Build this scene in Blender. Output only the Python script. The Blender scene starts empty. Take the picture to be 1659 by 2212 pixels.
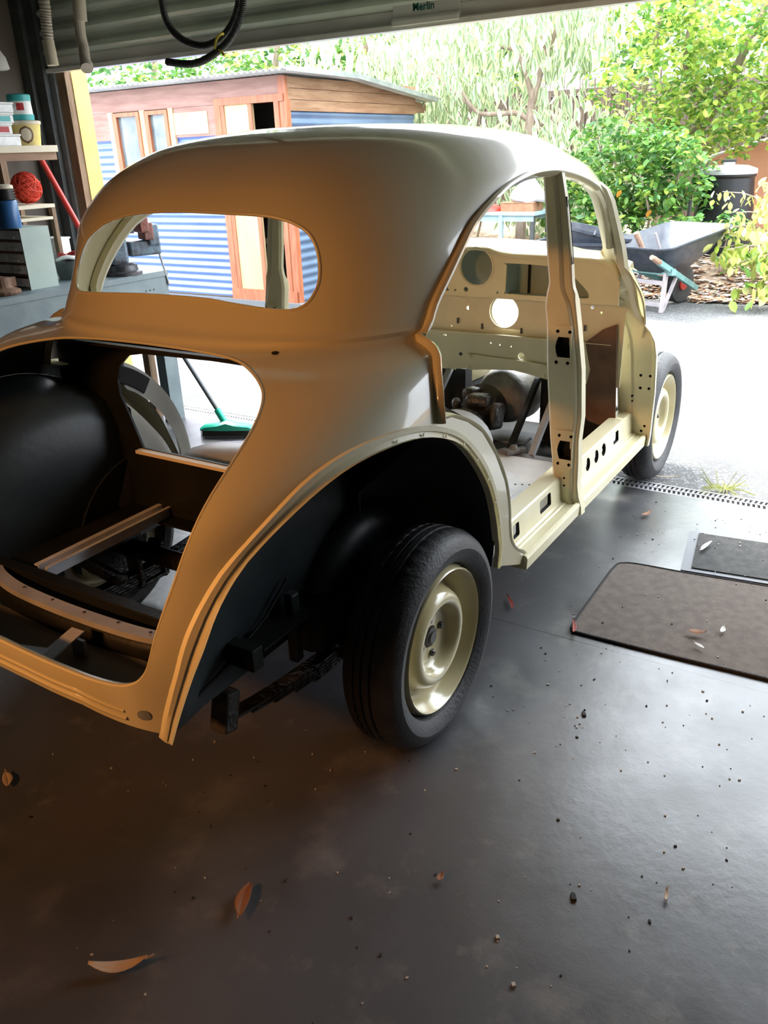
import bpy, bmesh, math, random
import numpy as np
from mathutils import Vector, Matrix
from mathutils.bvhtree import BVHTree
R = math.radians
random.seed(7)
C = bpy.context.scene.collection
S = bpy.context.scene

# ------------------------------------------------------------------ camera
cam_d = bpy.data.cameras.new('camera'); cam = bpy.data.objects.new('camera', cam_d); C.objects.link(cam)
S.camera = cam
CAM = Vector((-1.6221, -0.8691, 1.4840)); YAW, PITCH, ROLL, FPX = 0.5705, -0.4147, -0.0373, 1767.7
_f = Vector((math.cos(PITCH)*math.cos(YAW), math.cos(PITCH)*math.sin(YAW), math.sin(PITCH)))
_r = Vector((math.sin(YAW), -math.cos(YAW), 0)); _u = _r.cross(_f)
r2 = _r*math.cos(ROLL)+_u*math.sin(ROLL); u2 = -_r*math.sin(ROLL)+_u*math.cos(ROLL)
cam.matrix_world = Matrix(((r2.x, u2.x, -_f.x, CAM.x), (r2.y, u2.y, -_f.y, CAM.y), (r2.z, u2.z, -_f.z, CAM.z), (0, 0, 0, 1)))
cam_d.sensor_fit = 'VERTICAL'; cam_d.sensor_height = 36.0; cam_d.lens = 36.0*FPX/2212.0
cam_d.clip_start = 0.02; cam_d.clip_end = 200

# ------------------------------------------------------------------ world, sun, lamps, exposure
W = bpy.data.worlds.new('sky'); S.world = W; W.use_nodes = True
nt = W.node_tree; bg = nt.nodes['Background']
tc = nt.nodes.new('ShaderNodeTexCoord'); sx = nt.nodes.new('ShaderNodeSeparateXYZ'); rp = nt.nodes.new('ShaderNodeValToRGB')
nt.links.new(tc.outputs['Generated'], sx.inputs[0]); nt.links.new(sx.outputs['Z'], rp.inputs[0]); nt.links.new(rp.outputs[0], bg.inputs[0])
# bright overcast sky, brighter overhead than at the horizon
rp.color_ramp.elements[0].color = (0.48, 0.51, 0.56, 1); rp.color_ramp.elements[0].position = 0.10
rp.color_ramp.elements[1].color = (0.86, 0.93, 1.0, 1); rp.color_ramp.elements[1].position = 0.50
bg.inputs[1].default_value = 11.0
def light(name, kind, loc, energy, color=(1, 1, 1), size=0.5, size_y=None, target=None, **kw):
    d = bpy.data.lights.new(name, kind); o = bpy.data.objects.new(name, d); C.objects.link(o)
    o.location = loc; d.energy = energy; d.color = color
    if kind == 'AREA':
        d.size = size
        if size_y: d.shape = 'RECTANGLE'; d.size_y = size_y
    elif kind == 'SUN': d.angle = size
    else: d.shadow_soft_size = size
    if target is not None: o.rotation_euler = (Vector(target)-Vector(loc)).to_track_quat('-Z', 'Y').to_euler()
    return o
light('sun', 'SUN', (10, 6, 12), 11.0, (1.0, 0.96, 0.88), size=R(14), target=(10-0.35*8, 6-0.6*8, 12-10))
# warm tungsten strip lamp hanging behind the car
wl0 = light('warm_work_lamp', 'AREA', (-2.75, 1.05, 1.78), 8.2, (1.0, 0.42, 0.125), size=0.6, size_y=0.10, target=(-0.62, 0.45, 0.78)); wl0.data.spread = R(62)
S.view_settings.view_transform = 'Standard'; S.view_settings.look = 'None'; S.view_settings.gamma = 1.0
S.view_settings.use_curve_mapping = False; S.view_settings.exposure = 0.0
S.cycles.max_bounces = 8; S.cycles.diffuse_bounces = 4; S.cycles.glossy_bounces = 4
S.cycles.use_denoising = True
S.cycles.sample_clamp_indirect = 6.0

# ------------------------------------------------------------------ materials
def mat(name, col, rough=0.5, metal=0.0, col2=None, scale=8.0, contrast=(0.35, 0.65), bump=0.0, bscale=40.0, coat=0.0, spec=0.5,
        stretch=None, trans=0.0, detail=4.0, rvar=0.0, emit=None):
    m = bpy.data.materials.new(name); m.use_nodes = True; n = m.node_tree; b = n.nodes['Principled BSDF']
    b.inputs['Base Color'].default_value = (*col, 1); b.inputs['Roughness'].default_value = rough; b.inputs['Metallic'].default_value = metal
    b.inputs['Coat Weight'].default_value = coat; b.inputs['Coat Roughness'].default_value = 0.06; b.inputs['Specular IOR Level'].default_value = spec
    if trans: b.inputs['Transmission Weight'].default_value = trans
    tcn = n.nodes.new('ShaderNodeTexCoord'); vec = tcn.outputs['Object']
    if stretch:
        mp = n.nodes.new('ShaderNodeMapping'); mp.inputs['Scale'].default_value = stretch; n.links.new(vec, mp.inputs[0]); vec = mp.outputs[0]
    if col2 is not None or rvar:
        nz = n.nodes.new('ShaderNodeTexNoise'); nz.inputs['Scale'].default_value = scale; nz.inputs['Detail'].default_value = detail
        n.links.new(vec, nz.inputs['Vector'])
        r = n.nodes.new('ShaderNodeValToRGB'); r.color_ramp.elements[0].position, r.color_ramp.elements[1].position = contrast
        c2 = col2 if col2 is not None else col
        r.color_ramp.elements[0].color = (*col, 1); r.color_ramp.elements[1].color = (*c2, 1)
        n.links.new(nz.outputs['Fac'], r.inputs[0]); n.links.new(r.outputs[0], b.inputs['Base Color'])
        if rvar:
            mr = n.nodes.new('ShaderNodeMapRange'); mr.inputs['From Min'].default_value = 0.3; mr.inputs['From Max'].default_value = 0.7
            mr.inputs['To Min'].default_value = rough-rvar; mr.inputs['To Max'].default_value = rough+rvar
            n.links.new(nz.outputs['Fac'], mr.inputs[0]); n.links.new(mr.outputs[0], b.inputs['Roughness'])
    if bump:
        nb = n.nodes.new('ShaderNodeTexNoise'); nb.inputs['Scale'].default_value = bscale; nb.inputs['Detail'].default_value = 3
        n.links.new(vec, nb.inputs['Vector']); bp = n.nodes.new('ShaderNodeBump'); bp.inputs['Strength'].default_value = bump; bp.inputs['Distance'].default_value = 0.01
        n.links.new(nb.outputs['Fac'], bp.inputs['Height']); n.links.new(bp.outputs[0], b.inputs['Normal'])
    if emit: b.inputs['Emission Color'].default_value = (*emit[0], 1); b.inputs['Emission Strength'].default_value = emit[1]
    return m
M = {}
M['cream'] = mat('cream_paint', (0.57, 0.52, 0.345), 0.30, col2=(0.54, 0.49, 0.32), scale=3, coat=1.0)
M['cream_in'] = mat('cream_inner_paint', (0.76, 0.70, 0.47), 0.38, col2=(0.70, 0.64, 0.42), scale=6, bump=0.08, bscale=60, coat=0.1)
M['cream_wheel'] = mat('cream_wheel_paint', (0.60, 0.525, 0.31), 0.22, coat=0.6)
M['black_paint'] = mat('black_satin_paint', (0.006, 0.007, 0.007), 0.5, spec=0.18, col2=(0.012, 0.012, 0.011), scale=5, bump=0.12, bscale=90)
M['underseal'] = mat('black_underseal', (0.014, 0.021, 0.023), 0.42, spec=0.35, col2=(0.030, 0.038, 0.040), scale=4, bump=0.06, bscale=50)
M['rail_daylit'] = mat('daylit_rail_tone', (0.78, 0.78, 0.82), 0.25, metal=0.3, col2=(0.58, 0.58, 0.60), scale=9)  # pale blue-white tone stands for daylight falling on the rails
M['shaded_grey'] = mat('shaded_grey_primer', (0.09, 0.09, 0.088), 0.45, col2=(0.13, 0.13, 0.125), scale=5)  # darker copy of the grey primer, shade of the boot well put into colour
M['grey_paint'] = mat('grey_primer_paint', (0.26, 0.26, 0.27), 0.35, col2=(0.33, 0.33, 0.34), scale=9, bump=0.06)
M['pan'] = mat('silver_floor_pan', (0.62, 0.62, 0.62), 0.38, metal=0.0, col2=(0.78, 0.78, 0.77), scale=7, bump=0.1, rvar=0.12)
M['tyre'] = mat('tyre_rubber', (0.018, 0.018, 0.019), 0.55, col2=(0.035, 0.035, 0.037), scale=14, bump=0.2, bscale=120)
M['greasy'] = mat('greasy_black_metal', (0.010, 0.009, 0.009), 0.35, col2=(0.06, 0.055, 0.05), scale=16, bump=0.6, bscale=50)
M['alloy'] = mat('dull_alloy', (0.22, 0.215, 0.20), 0.5, metal=0.2, col2=(0.11, 0.105, 0.10), scale=12, bump=0.3)
M['rust'] = mat('brown_sheet', (0.10, 0.045, 0.022), 0.7, col2=(0.17, 0.09, 0.05), scale=9, bump=0.2)
M['bolt'] = mat('bolt_steel', (0.09, 0.085, 0.08), 0.4, metal=0.7)
M['hole'] = mat('hole_shade', (0.008, 0.008, 0.008), 0.9)  # near-black colour standing for the shade inside holes, slots and the drain
M['steel_galv'] = mat('galvanised_steel', (0.40, 0.42, 0.43), 0.38, metal=0.7, col2=(0.30, 0.32, 0.33), scale=10)
M['roof_iron'] = mat('shed_roof_iron', (0.62, 0.63, 0.62), 0.4, metal=0.4, col2=(0.45, 0.45, 0.44), scale=3)
M['door_green'] = mat('roller_door_green', (0.78, 0.84, 0.74), 0.30, metal=0.2, col2=(0.66, 0.72, 0.62), scale=3)
M['door_rail'] = mat('bottom_rail_aluminium', (0.88, 0.87, 0.84), 0.35, metal=0.1, col2=(0.76, 0.74, 0.70), scale=12, stretch=(1, .3, 1))
M['post_green'] = mat('dark_steel_post', (0.055, 0.06, 0.06), 0.5, metal=0.2, col2=(0.09, 0.10, 0.10), scale=10)
M['timber'] = mat('weathered_timber', (0.16, 0.095, 0.05), 0.7, col2=(0.27, 0.17, 0.10), scale=9, stretch=(6, 6, .7), bump=0.2)
M['yellow_lit_timber'] = mat('yellow_lit_timber', (0.85, 0.52, 0.13), 0.6, col2=(0.88, 0.60, 0.18), scale=4)  # yellow light on the timber reveal is put into this colour
M['concrete'] = None
M['ceiling'] = mat('painted_ceiling', (0.11, 0.11, 0.105), 0.8, col2=(0.15, 0.15, 0.14), scale=3)
M['pale_wall'] = mat('pale_wall', (0.13, 0.125, 0.115), 0.8, col2=(0.18, 0.17, 0.16), scale=2)
M['wall'] = mat('dark_fibro_wall', (0.09, 0.075, 0.062), 0.8, col2=(0.13, 0.105, 0.085), scale=2.5)
M['bench'] = mat('blue_grey_bench_paint', (0.115, 0.15, 0.165), 0.5, col2=(0.16, 0.20, 0.21), scale=8, bump=0.08)
M['cab'] = mat('grey_green_cabinet_paint', (0.27, 0.34, 0.31), 0.45, col2=(0.33, 0.40, 0.36), scale=6)
M['clearplastic'] = mat('clear_plastic', (0.85, 0.86, 0.84), 0.22, col2=(0.68, 0.69, 0.68), scale=25, bump=0.2, bscale=40)
M['vise_blue'] = mat('worn_blue_iron', (0.13, 0.19, 0.25), 0.5, metal=0.3, col2=(0.07, 0.065, 0.07), scale=18, bump=0.3)
M['vise_red'] = mat('worn_red_iron', (0.24, 0.065, 0.05), 0.5, metal=0.2, col2=(0.13, 0.07, 0.06), scale=18, bump=0.3)
M['vise_dark'] = mat('dark_iron', (0.045, 0.045, 0.055), 0.45, metal=0.5, col2=(0.09, 0.085, 0.09), scale=20, bump=0.3)
M['red_tool'] = mat('red_tool_paint', (0.50, 0.035, 0.025), 0.4, col2=(0.36, 0.03, 0.02), scale=14)
M['black_plastic'] = mat('black_plastic', (0.02, 0.02, 0.021), 0.4)
M['white_plastic'] = mat('white_plastic', (0.80, 0.80, 0.78), 0.4)
M['teal'] = mat('teal_plastic', (0.05, 0.42, 0.42), 0.4)
M['yellow_tub'] = mat('yellow_tub', (0.66, 0.50, 0.11), 0.5, col2=(0.75, 0.62, 0.25), scale=10)
M['brown_print'] = mat('brown_print', (0.16, 0.08, 0.04), 0.5)
M['red_print'] = mat('red_print', (0.45, 0.03, 0.03), 0.5)
M['blue_bottle'] = mat('blue_plastic', (0.03, 0.12, 0.30), 0.35)
M['orange_net'] = mat('orange_twine', (0.72, 0.07, 0.035), 0.6)
M['shelf_board'] = mat('pale_shelf_board', (0.62, 0.54, 0.40), 0.6, col2=(0.70, 0.62, 0.48), scale=4)
M['beige_pipe'] = mat('beige_hose', (0.60, 0.53, 0.43), 0.55, col2=(0.50, 0.43, 0.34), scale=20)
M['black_hose'] = mat('black_corrugated_hose', (0.03, 0.03, 0.028), 0.45)
M['yellow_tape'] = mat('yellow_tape', (0.75, 0.58, 0.04), 0.5)
M['green_text'] = mat('dark_green_print', (0.01, 0.12, 0.09), 0.5)
M['rod'] = mat('steel_rod', (0.42, 0.42, 0.44), 0.35, metal=0.6)
M['mint'] = mat('mint_green_plastic', (0.02, 0.50, 0.34), 0.35)
M['carpet'] = mat('brown_carpet', (0.125, 0.10, 0.085), 0.95, col2=(0.165, 0.135, 0.115), scale=30, bump=0.5, bscale=400)
M['carpet_edge'] = mat('dark_carpet_binding', (0.035, 0.032, 0.032), 0.95, bump=0.5, bscale=200)
M['mat_frame'] = mat('grey_rubber_frame', (0.16, 0.165, 0.18), 0.6)
M['mat_rib'] = mat('dark_ribbed_rubber', (0.045, 0.045, 0.045), 0.7, col2=(0.08, 0.078, 0.075), scale=25)
M['grate'] = mat('grey_plastic_grate', (0.42, 0.42, 0.44), 0.5, col2=(0.33, 0.33, 0.34), scale=12)
M['blue_iron'] = mat('blue_corrugated_iron', (0.11, 0.17, 0.50), 0.36, metal=0.0, col2=(0.14, 0.21, 0.56), scale=2, coat=0.3)
M['dark_blue_iron'] = mat('dark_blue_corrugated_iron', (0.075, 0.12, 0.20), 0.35, metal=0.1, col2=(0.12, 0.17, 0.25), scale=2)
M['redwood'] = mat('red_stained_timber', (0.20, 0.095, 0.07), 0.55, col2=(0.28, 0.15, 0.12), scale=5, stretch=(1, .5, 4), bump=0.05)
M['frame_red'] = mat('orange_red_timber_frame', (0.27, 0.075, 0.03), 0.5, col2=(0.34, 0.12, 0.055), scale=8, stretch=(4, 4, .6))
M['brown_board'] = mat('brown_weatherboard', (0.19, 0.095, 0.045), 0.6, col2=(0.28, 0.16, 0.09), scale=6, stretch=(.6, 1, 5))
M['ply'] = mat('pale_plywood', (0.50, 0.38, 0.20), 0.6, col2=(0.42, 0.29, 0.15), scale=3, stretch=(2, 2, .4))
M['glass'] = mat('window_glass', (0.07, 0.095, 0.11), 0.08, col2=(0.14, 0.17, 0.18), scale=5, spec=0.8)
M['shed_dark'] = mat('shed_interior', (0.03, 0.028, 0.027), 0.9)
M['slate'] = mat('slate_panel', (0.12, 0.13, 0.14), 0.6)
M['barrow'] = mat('navy_plastic_tray', (0.020, 0.026, 0.042), 0.45, col2=(0.045, 0.05, 0.062), scale=14, coat=0.1)
M['barrow_frame'] = mat('barrow_green_frame', (0.10, 0.23, 0.22), 0.5, col2=(0.16, 0.30, 0.29), scale=12)
M['barrow_leg'] = mat('barrow_grey_leg', (0.33, 0.31, 0.33), 0.45, metal=0.4, col2=(0.42, 0.37, 0.38), scale=9)
M['handle_wood'] = mat('worn_handle_wood', (0.22, 0.12, 0.08), 0.6, col2=(0.32, 0.20, 0.14), scale=20, stretch=(6, 6, 1))
M['table_blue'] = mat('pale_blue_table_paint', (0.32, 0.46, 0.50), 0.5, col2=(0.26, 0.38, 0.42), scale=6)
M['bin'] = mat('black_bin_plastic', (0.004, 0.0045, 0.005), 0.4, spec=0.3)
M['bin_lid'] = mat('grey_bin_lid', (0.30, 0.30, 0.31), 0.35)
M['terracotta'] = mat('terracotta_panel', (0.34, 0.145, 0.085), 0.7, col2=(0.40, 0.19, 0.12), scale=2)
M['brush'] = mat('brushwood', (0.10, 0.075, 0.055), 0.9, col2=(0.22, 0.17, 0.13), scale=14, stretch=(8, 8, .5), bump=0.8, bscale=30)
M['bark'] = mat('grey_brown_bark', (0.20, 0.145, 0.105), 0.85, col2=(0.34, 0.27, 0.21), scale=9, stretch=(2, 2, .6), bump=0.6, bscale=20)
M['soil'] = mat('leaf_strewn_soil', (0.13, 0.085, 0.055), 0.95, col2=(0.36, 0.26, 0.18), scale=12, bump=1.0, bscale=25)
M['white_bag'] = mat('white_plastic_bag', (0.50, 0.51, 0.54), 0.35, bump=0.5, bscale=14)
M['litter1'] = mat('pale_dry_leaf', (0.52, 0.40, 0.29), 0.7, col2=(0.40, 0.27, 0.17), scale=20)
M['litter2'] = mat('brown_dry_leaf', (0.26, 0.12, 0.06), 0.7, col2=(0.35, 0.17, 0.09), scale=20)
M['litter3'] = mat('red_brown_leaf', (0.30, 0.045, 0.03), 0.6)
M['litter4'] = mat('white_dry_leaf', (0.62, 0.60, 0.56), 0.7)
M['grit'] = mat('floor_grit', (0.42, 0.40, 0.36), 0.8)
M['grit_dark'] = mat('dark_crumb', (0.02, 0.02, 0.018), 0.8)
def leafmat(name, col, col2, tr=0.4):
    m = bpy.data.materials.new(name); m.use_nodes = True; n = m.node_tree; n.nodes.remove(n.nodes['Principled BSDF'])
    out = n.nodes['Material Output']; d = n.nodes.new('ShaderNodeBsdfPrincipled'); t = n.nodes.new('ShaderNodeBsdfTranslucent'); mx = n.nodes.new('ShaderNodeMixShader')
    g = n.nodes.new('ShaderNodeNewGeometry'); r = n.nodes.new('ShaderNodeValToRGB')
    r.color_ramp.elements[0].color = (*col, 1); r.color_ramp.elements[1].color = (*col2, 1)
    n.links.new(g.outputs['Random Per Island'], r.inputs[0]); n.links.new(r.outputs[0], d.inputs['Base Color']); n.links.new(r.outputs[0], t.inputs['Color'])
    d.inputs['Roughness'].default_value = 0.38; mx.inputs[0].default_value = tr
    n.links.new(d.outputs[0], mx.inputs[1]); n.links.new(t.outputs[0], mx.inputs[2]); n.links.new(mx.outputs[0], out.inputs[0])
    return m
M['lf_green'] = leafmat('fresh_green_leaf', (0.075, 0.20, 0.035), (0.18, 0.34, 0.065))
M['lf_yellow'] = leafmat('yellow_green_leaf', (0.28, 0.42, 0.06), (0.46, 0.56, 0.11), 0.5)
M['lf_dark'] = leafmat('deep_green_leaf', (0.035, 0.12, 0.035), (0.09, 0.22, 0.06))
M['lf_cream'] = leafmat('cream_leaf_margin', (0.62, 0.66, 0.42), (0.74, 0.76, 0.55))
M['lf_sage'] = leafmat('grey_green_leaf_centre', (0.20, 0.30, 0.16), (0.32, 0.42, 0.24))
M['lf_lime'] = leafmat('pale_lime_leaf', (0.36, 0.40, 0.10), (0.50, 0.50, 0.17))
M['lf_orange'] = leafmat('orange_leaf', (0.62, 0.22, 0.03), (0.70, 0.34, 0.05))

# painted concrete floor: grey enamel, worn, dusty, with specks and one slab joint
def floor_mat():
    m = mat('worn_grey_floor_paint', (0.105, 0.105, 0.11), 0.34, spec=0.8); n = m.node_tree; b = n.nodes['Principled BSDF']
    tcn = n.nodes.new('ShaderNodeTexCoord')
    def noise(sc, det, lo, hi):
        z = n.nodes.new('ShaderNodeTexNoise'); z.inputs['Scale'].default_value = sc; z.inputs['Detail'].default_value = det; z.inputs['Roughness'].default_value = 0.62
        n.links.new(tcn.outputs['Object'], z.inputs['Vector'])
        mr = n.nodes.new('ShaderNodeMapRange'); mr.inputs['From Min'].default_value = lo; mr.inputs['From Max'].default_value = hi
        n.links.new(z.outputs['Fac'], mr.inputs[0]); return mr.outputs[0]
    def mix(fac, a, c):
        x = n.nodes.new('ShaderNodeMix'); x.data_type = 'RGBA'
        if isinstance(fac, float): x.inputs[0].default_value = fac
        else: n.links.new(fac, x.inputs[0])
        for i, v in ((6, a), (7, c)):
            if isinstance(v, tuple): x.inputs[i].default_value = (*v, 1)
            else: n.links.new(v, x.inputs[i])
        return x.outputs[2]
    col = mix(noise(1.3, 6, 0.35, 0.7), (0.066, 0.066, 0.069), (0.100, 0.100, 0.104))
    col = mix(noise(4.5, 9, 0.54, 0.70), col, (0.155, 0.152, 0.145))
    col = mix(noise(9.0, 12, 0.60, 0.72), col, (0.135, 0.132, 0.127))
    col = mix(noise(0.9, 5, 0.52, 0.72), col, (0.040, 0.038, 0.037))
    col = mix(noise(55, 3, 0.68, 0.78), col, (0.035, 0.033, 0.03))
    sp = n.nodes.new('ShaderNodeSeparateXYZ'); n.links.new(tcn.outputs['Object'], sp.inputs[0])
    def m2(op, a, bb):
        q = n.nodes.new('ShaderNodeMath'); q.operation = op
        for i, v in ((0, a), (1, bb)):
            if isinstance(v, (int, float)): q.inputs[i].default_value = v
            else: n.links.new(v, q.inputs[i])
        return q.outputs[0]
    j = m2('LESS_THAN', m2('ABSOLUTE', m2('SUBTRACT', sp.outputs['X'], 0.617), 0), 0.0022)
    col = mix(j, col, (0.012, 0.011, 0.01))
    n.links.new(col, b.inputs['Base Color'])
    rr = n.nodes.new('ShaderNodeMapRange'); n.links.new(noise(3.0, 7, 0.3, 0.7), rr.inputs[0]); rr.inputs['To Min'].default_value = 0.26; rr.inputs['To Max'].default_value = 0.42
    n.links.new(rr.outputs[0], b.inputs['Roughness'])
    bp = n.nodes.new('ShaderNodeBump'); bp.inputs['Strength'].default_value = 0.12; bp.inputs['Distance'].default_value = 0.003
    n.links.new(noise(26, 6, 0.3, 0.8), bp.inputs['Height']); n.links.new(bp.outputs[0], b.inputs['Normal'])
    return m
M['floor'] = floor_mat()
def asphalt_mat():
    m = mat('asphalt', (0.085, 0.085, 0.088), 0.75, col2=(0.125, 0.125, 0.125), scale=2.0, bump=0.9, bscale=160); n = m.node_tree; b = n.nodes['Principled BSDF']
    v = n.nodes.new('ShaderNodeTexVoronoi'); v.inputs['Scale'].default_value = 110
    tcn = n.nodes.new('ShaderNodeTexCoord'); n.links.new(tcn.outputs['Object'], v.inputs['Vector'])
    sh = n.nodes.new('ShaderNodeSeparateColor'); n.links.new(v.outputs['Color'], sh.inputs[0])
    mr = n.nodes.new('ShaderNodeMapRange'); mr.inputs['From Min'].default_value = 0.72; mr.inputs['From Max'].default_value = 0.95; n.links.new(sh.outputs[0], mr.inputs[0])
    x = n.nodes.new('ShaderNodeMix'); x.data_type = 'RGBA'; src = b.inputs['Base Color'].links[0].from_socket
    n.links.new(mr.outputs[0], x.inputs[0]); n.links.new(src, x.inputs[6]); x.inputs[7].default_value = (0.26, 0.26, 0.255, 1)
    n.links.new(x.outputs[2], b.inputs['Base Color'])
    return m
M['asphalt'] = asphalt_mat()

# ------------------------------------------------------------------ helpers
def tag(o, label=None, cat=None, group=None, kind=None):
    if label: o['label'] = label
    if cat: o['category'] = cat
    if group: o['group'] = group
    if kind: o['kind'] = kind
    return o
def empty(name, loc, rz=0.0):
    o = bpy.data.objects.new(name, None); C.objects.link(o); o.location = loc; o.rotation_euler = (0, 0, rz); o.empty_display_size = 0.1
    return o
class MB:
    def __init__(s): s.v = []; s.f = []; s.mi = []; s.mats = []; s.cur = 0
    def use(s, m):
        if m not in s.mats: s.mats.append(m)
        s.cur = s.mats.index(m); return s
    def add(s, vs, fs):
        k = len(s.v); s.v += [tuple(v) for v in vs]; s.f += [tuple(i+k for i in f) for f in fs]; s.mi += [s.cur]*len(fs); return s
    def box(s, c, d, rz=0.0, ry=0.0, rx=0.0):
        hx, hy, hz = d[0]/2, d[1]/2, d[2]/2
        s.nb = getattr(s, 'nb', 0)+1; e_ = (s.nb % 5)*1.3e-4; hx += e_; hy += e_; hz += e_   # keeps faces of touching boxes from coinciding
        m = Matrix.Rotation(rz, 3, 'Z') @ Matrix.Rotation(ry, 3, 'Y') @ Matrix.Rotation(rx, 3, 'X')
        vs = [Vector(c)+m @ Vector((a*hx, b*hy, e*hz)) for a in (-1, 1) for b in (-1, 1) for e in (-1, 1)]
        return s.add(vs, [(0, 1, 3, 2), (4, 6, 7, 5), (0, 4, 5, 1), (2, 3, 7, 6), (0, 2, 6, 4), (1, 5, 7, 3)])
    def bb(s, x0, x1, y0, y1, z0, z1): return s.box(((x0+x1)/2, (y0+y1)/2, (z0+z1)/2), (abs(x1-x0), abs(y1-y0), abs(z1-z0)))
    def tube(s, pts, r, n=10, cap=True, closed=False):
        P = [Vector(p) for p in pts]; N = len(P); rs = r if isinstance(r, (list, tuple)) else [r]*N
        up = None; k = len(s.v); vs = []
        for i in range(N):
            if closed: t = (P[(i+1) % N]-P[i-1])
            else: t = P[min(i+1, N-1)]-P[max(i-1, 0)]
            t.normalize()
            if up is None: up = Vector((0, 0, 1)) if abs(t.z) < 0.9 else Vector((1, 0, 0))
            a = t.cross(up); a.normalize(); b = a.cross(t); up = b
            for j in range(n):
                an = 2*math.pi*j/n; vs.append(P[i]+(a*math.cos(an)+b*math.sin(an))*rs[i])
        fs = []
        for i in range(N if closed else N-1):
            i2 = (i+1) % N
            for j in range(n): fs.append((i*n+j, i*n+(j+1) % n, i2*n+(j+1) % n, i2*n+j))
        if cap and not closed: fs += [tuple(range(n-1, -1, -1)), tuple((N-1)*n+j for j in range(n))]
        return s.add(vs, fs)
    def lathe(s, prof, c=(0, 0, 0), axis='z', n=32, close=False):
        vs = []; fs = []; L = len(prof)
        for i in range(n):
            a = 2*math.pi*i/n; ca, sa = math.cos(a), math.sin(a)
            for (r, h) in prof:
                p = {'z': (r*ca, r*sa, h), 'y': (r*ca, h, r*sa), 'x': (h, r*ca, r*sa)}[axis]
                vs.append((p[0]+c[0], p[1]+c[1], p[2]+c[2]))
        for i in range(n):
            i2 = (i+1) % n
            for j in range(L-1 if not close else L):
                j2 = (j+1) % L; fs.append((i*L+j, i2*L+j, i2*L+j2, i*L+j2))
        return s.add(vs, fs)
    def prism(s, poly, lo, hi, axis='z'):
        n = len(poly)
        def P(a, b, h): return {'z': (a, b, h), 'y': (a, h, b), 'x': (h, a, b)}[axis]
        vs = [P(a, b, lo) for a, b in poly]+[P(a, b, hi) for a, b in poly]
        fs = [tuple(range(n)), tuple(range(2*n-1, n-1, -1))]+[(i, i+n, (i+1) % n+n, (i+1) % n) for i in range(n)]
        return s.add(vs, fs)
    def loft(s, rows, close_u=True, cap=True):
        n = len(rows[0]); vs = [p for r in rows for p in r]; fs = []
        for i in range(len(rows)-1):
            for j in range(n if close_u else n-1):
                j2 = (j+1) % n; fs.append((i*n+j, i*n+j2, (i+1)*n+j2, (i+1)*n+j))
        if cap and close_u: fs += [tuple(range(n-1, -1, -1)), tuple((len(rows)-1)*n+j for j in range(n))]
        return s.add(vs, fs)
    def build(s, name, m=None, parent=None, smooth=False, bevel=0.0, normals=True, solid=0.0, auto=None):
        me = bpy.data.meshes.new(name); me.from_pydata(s.v, [], s.f)
        ms = s.mats if s.mats else [m]
        for q in ms: me.materials.append(q)
        if s.mats: me.polygons.foreach_set('material_index', s.mi)
        if normals:
            b = bmesh.new(); b.from_mesh(me); bmesh.ops.recalc_face_normals(b, faces=b.faces); b.to_mesh(me); b.free()
        o = bpy.data.objects.new(name, me); C.objects.link(o)
        if parent:
            o.parent = parent
            if parent.type == 'EMPTY': o.matrix_parent_inverse = parent.matrix_basis.inverted()
        if smooth: shade(o, auto if auto else 35)
        if solid: md = o.modifiers.new('t', 'SOLIDIFY'); md.thickness = solid; md.offset = 0
        if bevel: md = o.modifiers.new('b', 'BEVEL'); md.width = bevel; md.segments = 2; md.limit_method = 'ANGLE'; md.angle_limit = R(40)
        return o
def shade(o, ang=35):
    me = o.data
    for p in me.polygons: p.use_smooth = True
    b = bmesh.new(); b.from_mesh(me)
    for e in b.edges:
        if len(e.link_faces) == 2:
            try: e.smooth = e.calc_face_angle() < R(ang)
            except Exception: pass
    b.to_mesh(me); b.free()
def boolcut(o, cutters, dark=False):
    """cut closed solids (MB objects) out of o, leaving plain mesh data"""
    tmp = []
    for k, c in enumerate(cutters):
        co = c.build('tmp_cut', M['hole'], None); tmp.append(co)
        md = o.modifiers.new('c%d' % k, 'BOOLEAN'); md.object = co; md.operation = 'DIFFERENCE'; md.solver = 'EXACT'
        if dark: md.material_mode = 'TRANSFER'  # cut walls take the near-black colour that stands for shade in the hole
    bpy.context.view_layer.update()
    dg = bpy.context.evaluated_depsgraph_get(); me = bpy.data.meshes.new_from_object(o.evaluated_get(dg))
    o.modifiers.clear(); old = o.data; o.data = me; me.name = o.name
    bpy.data.meshes.remove(old)
    for t in tmp:
        d = t.data; bpy.data.objects.remove(t); bpy.data.meshes.remove(d)
def arc(c, r, a0, a1, n, ry=None): return [(c[0]+r*math.cos(R(a0+(a1-a0)*i/n)), c[1]+(ry or r)*math.sin(R(a0+(a1-a0)*i/n))) for i in range(n+1)]
def rrect(x0, x1, y0, y1, r, n=4):
    return arc((x1-r, y1-r), r, 0, 90, n)+arc((x0+r, y1-r), r, 90, 180, n)+arc((x0+r, y0+r), r, 180, 270, n)+arc((x1-r, y0+r), r, 270, 360, n)
def smooth_curve(pts, k=6, closed=False):
    P = [Vector(p) for p in pts]; N = len(P); out = []
    for i in range(N if closed else N-1):
        if closed: a, b, c, d = P[i-1], P[i], P[(i+1) % N], P[(i+2) % N]
        else: a, b, c, d = P[max(i-1, 0)], P[i], P[i+1], P[min(i+2, N-1)]
        for j in range(k):
            t = j/k; out.append(0.5*((2*b)+(c-a)*t+(2*a-5*b+4*c-d)*t*t+(3*b-a-3*c+d)*t**3))
    if not closed: out.append(P[-1])
    return out
def copy_tree(o, parent=None):
    c = o.copy(); C.objects.link(c); c.parent = parent
    for ch in list(o.children): copy_tree(ch, c)
    return c

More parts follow.
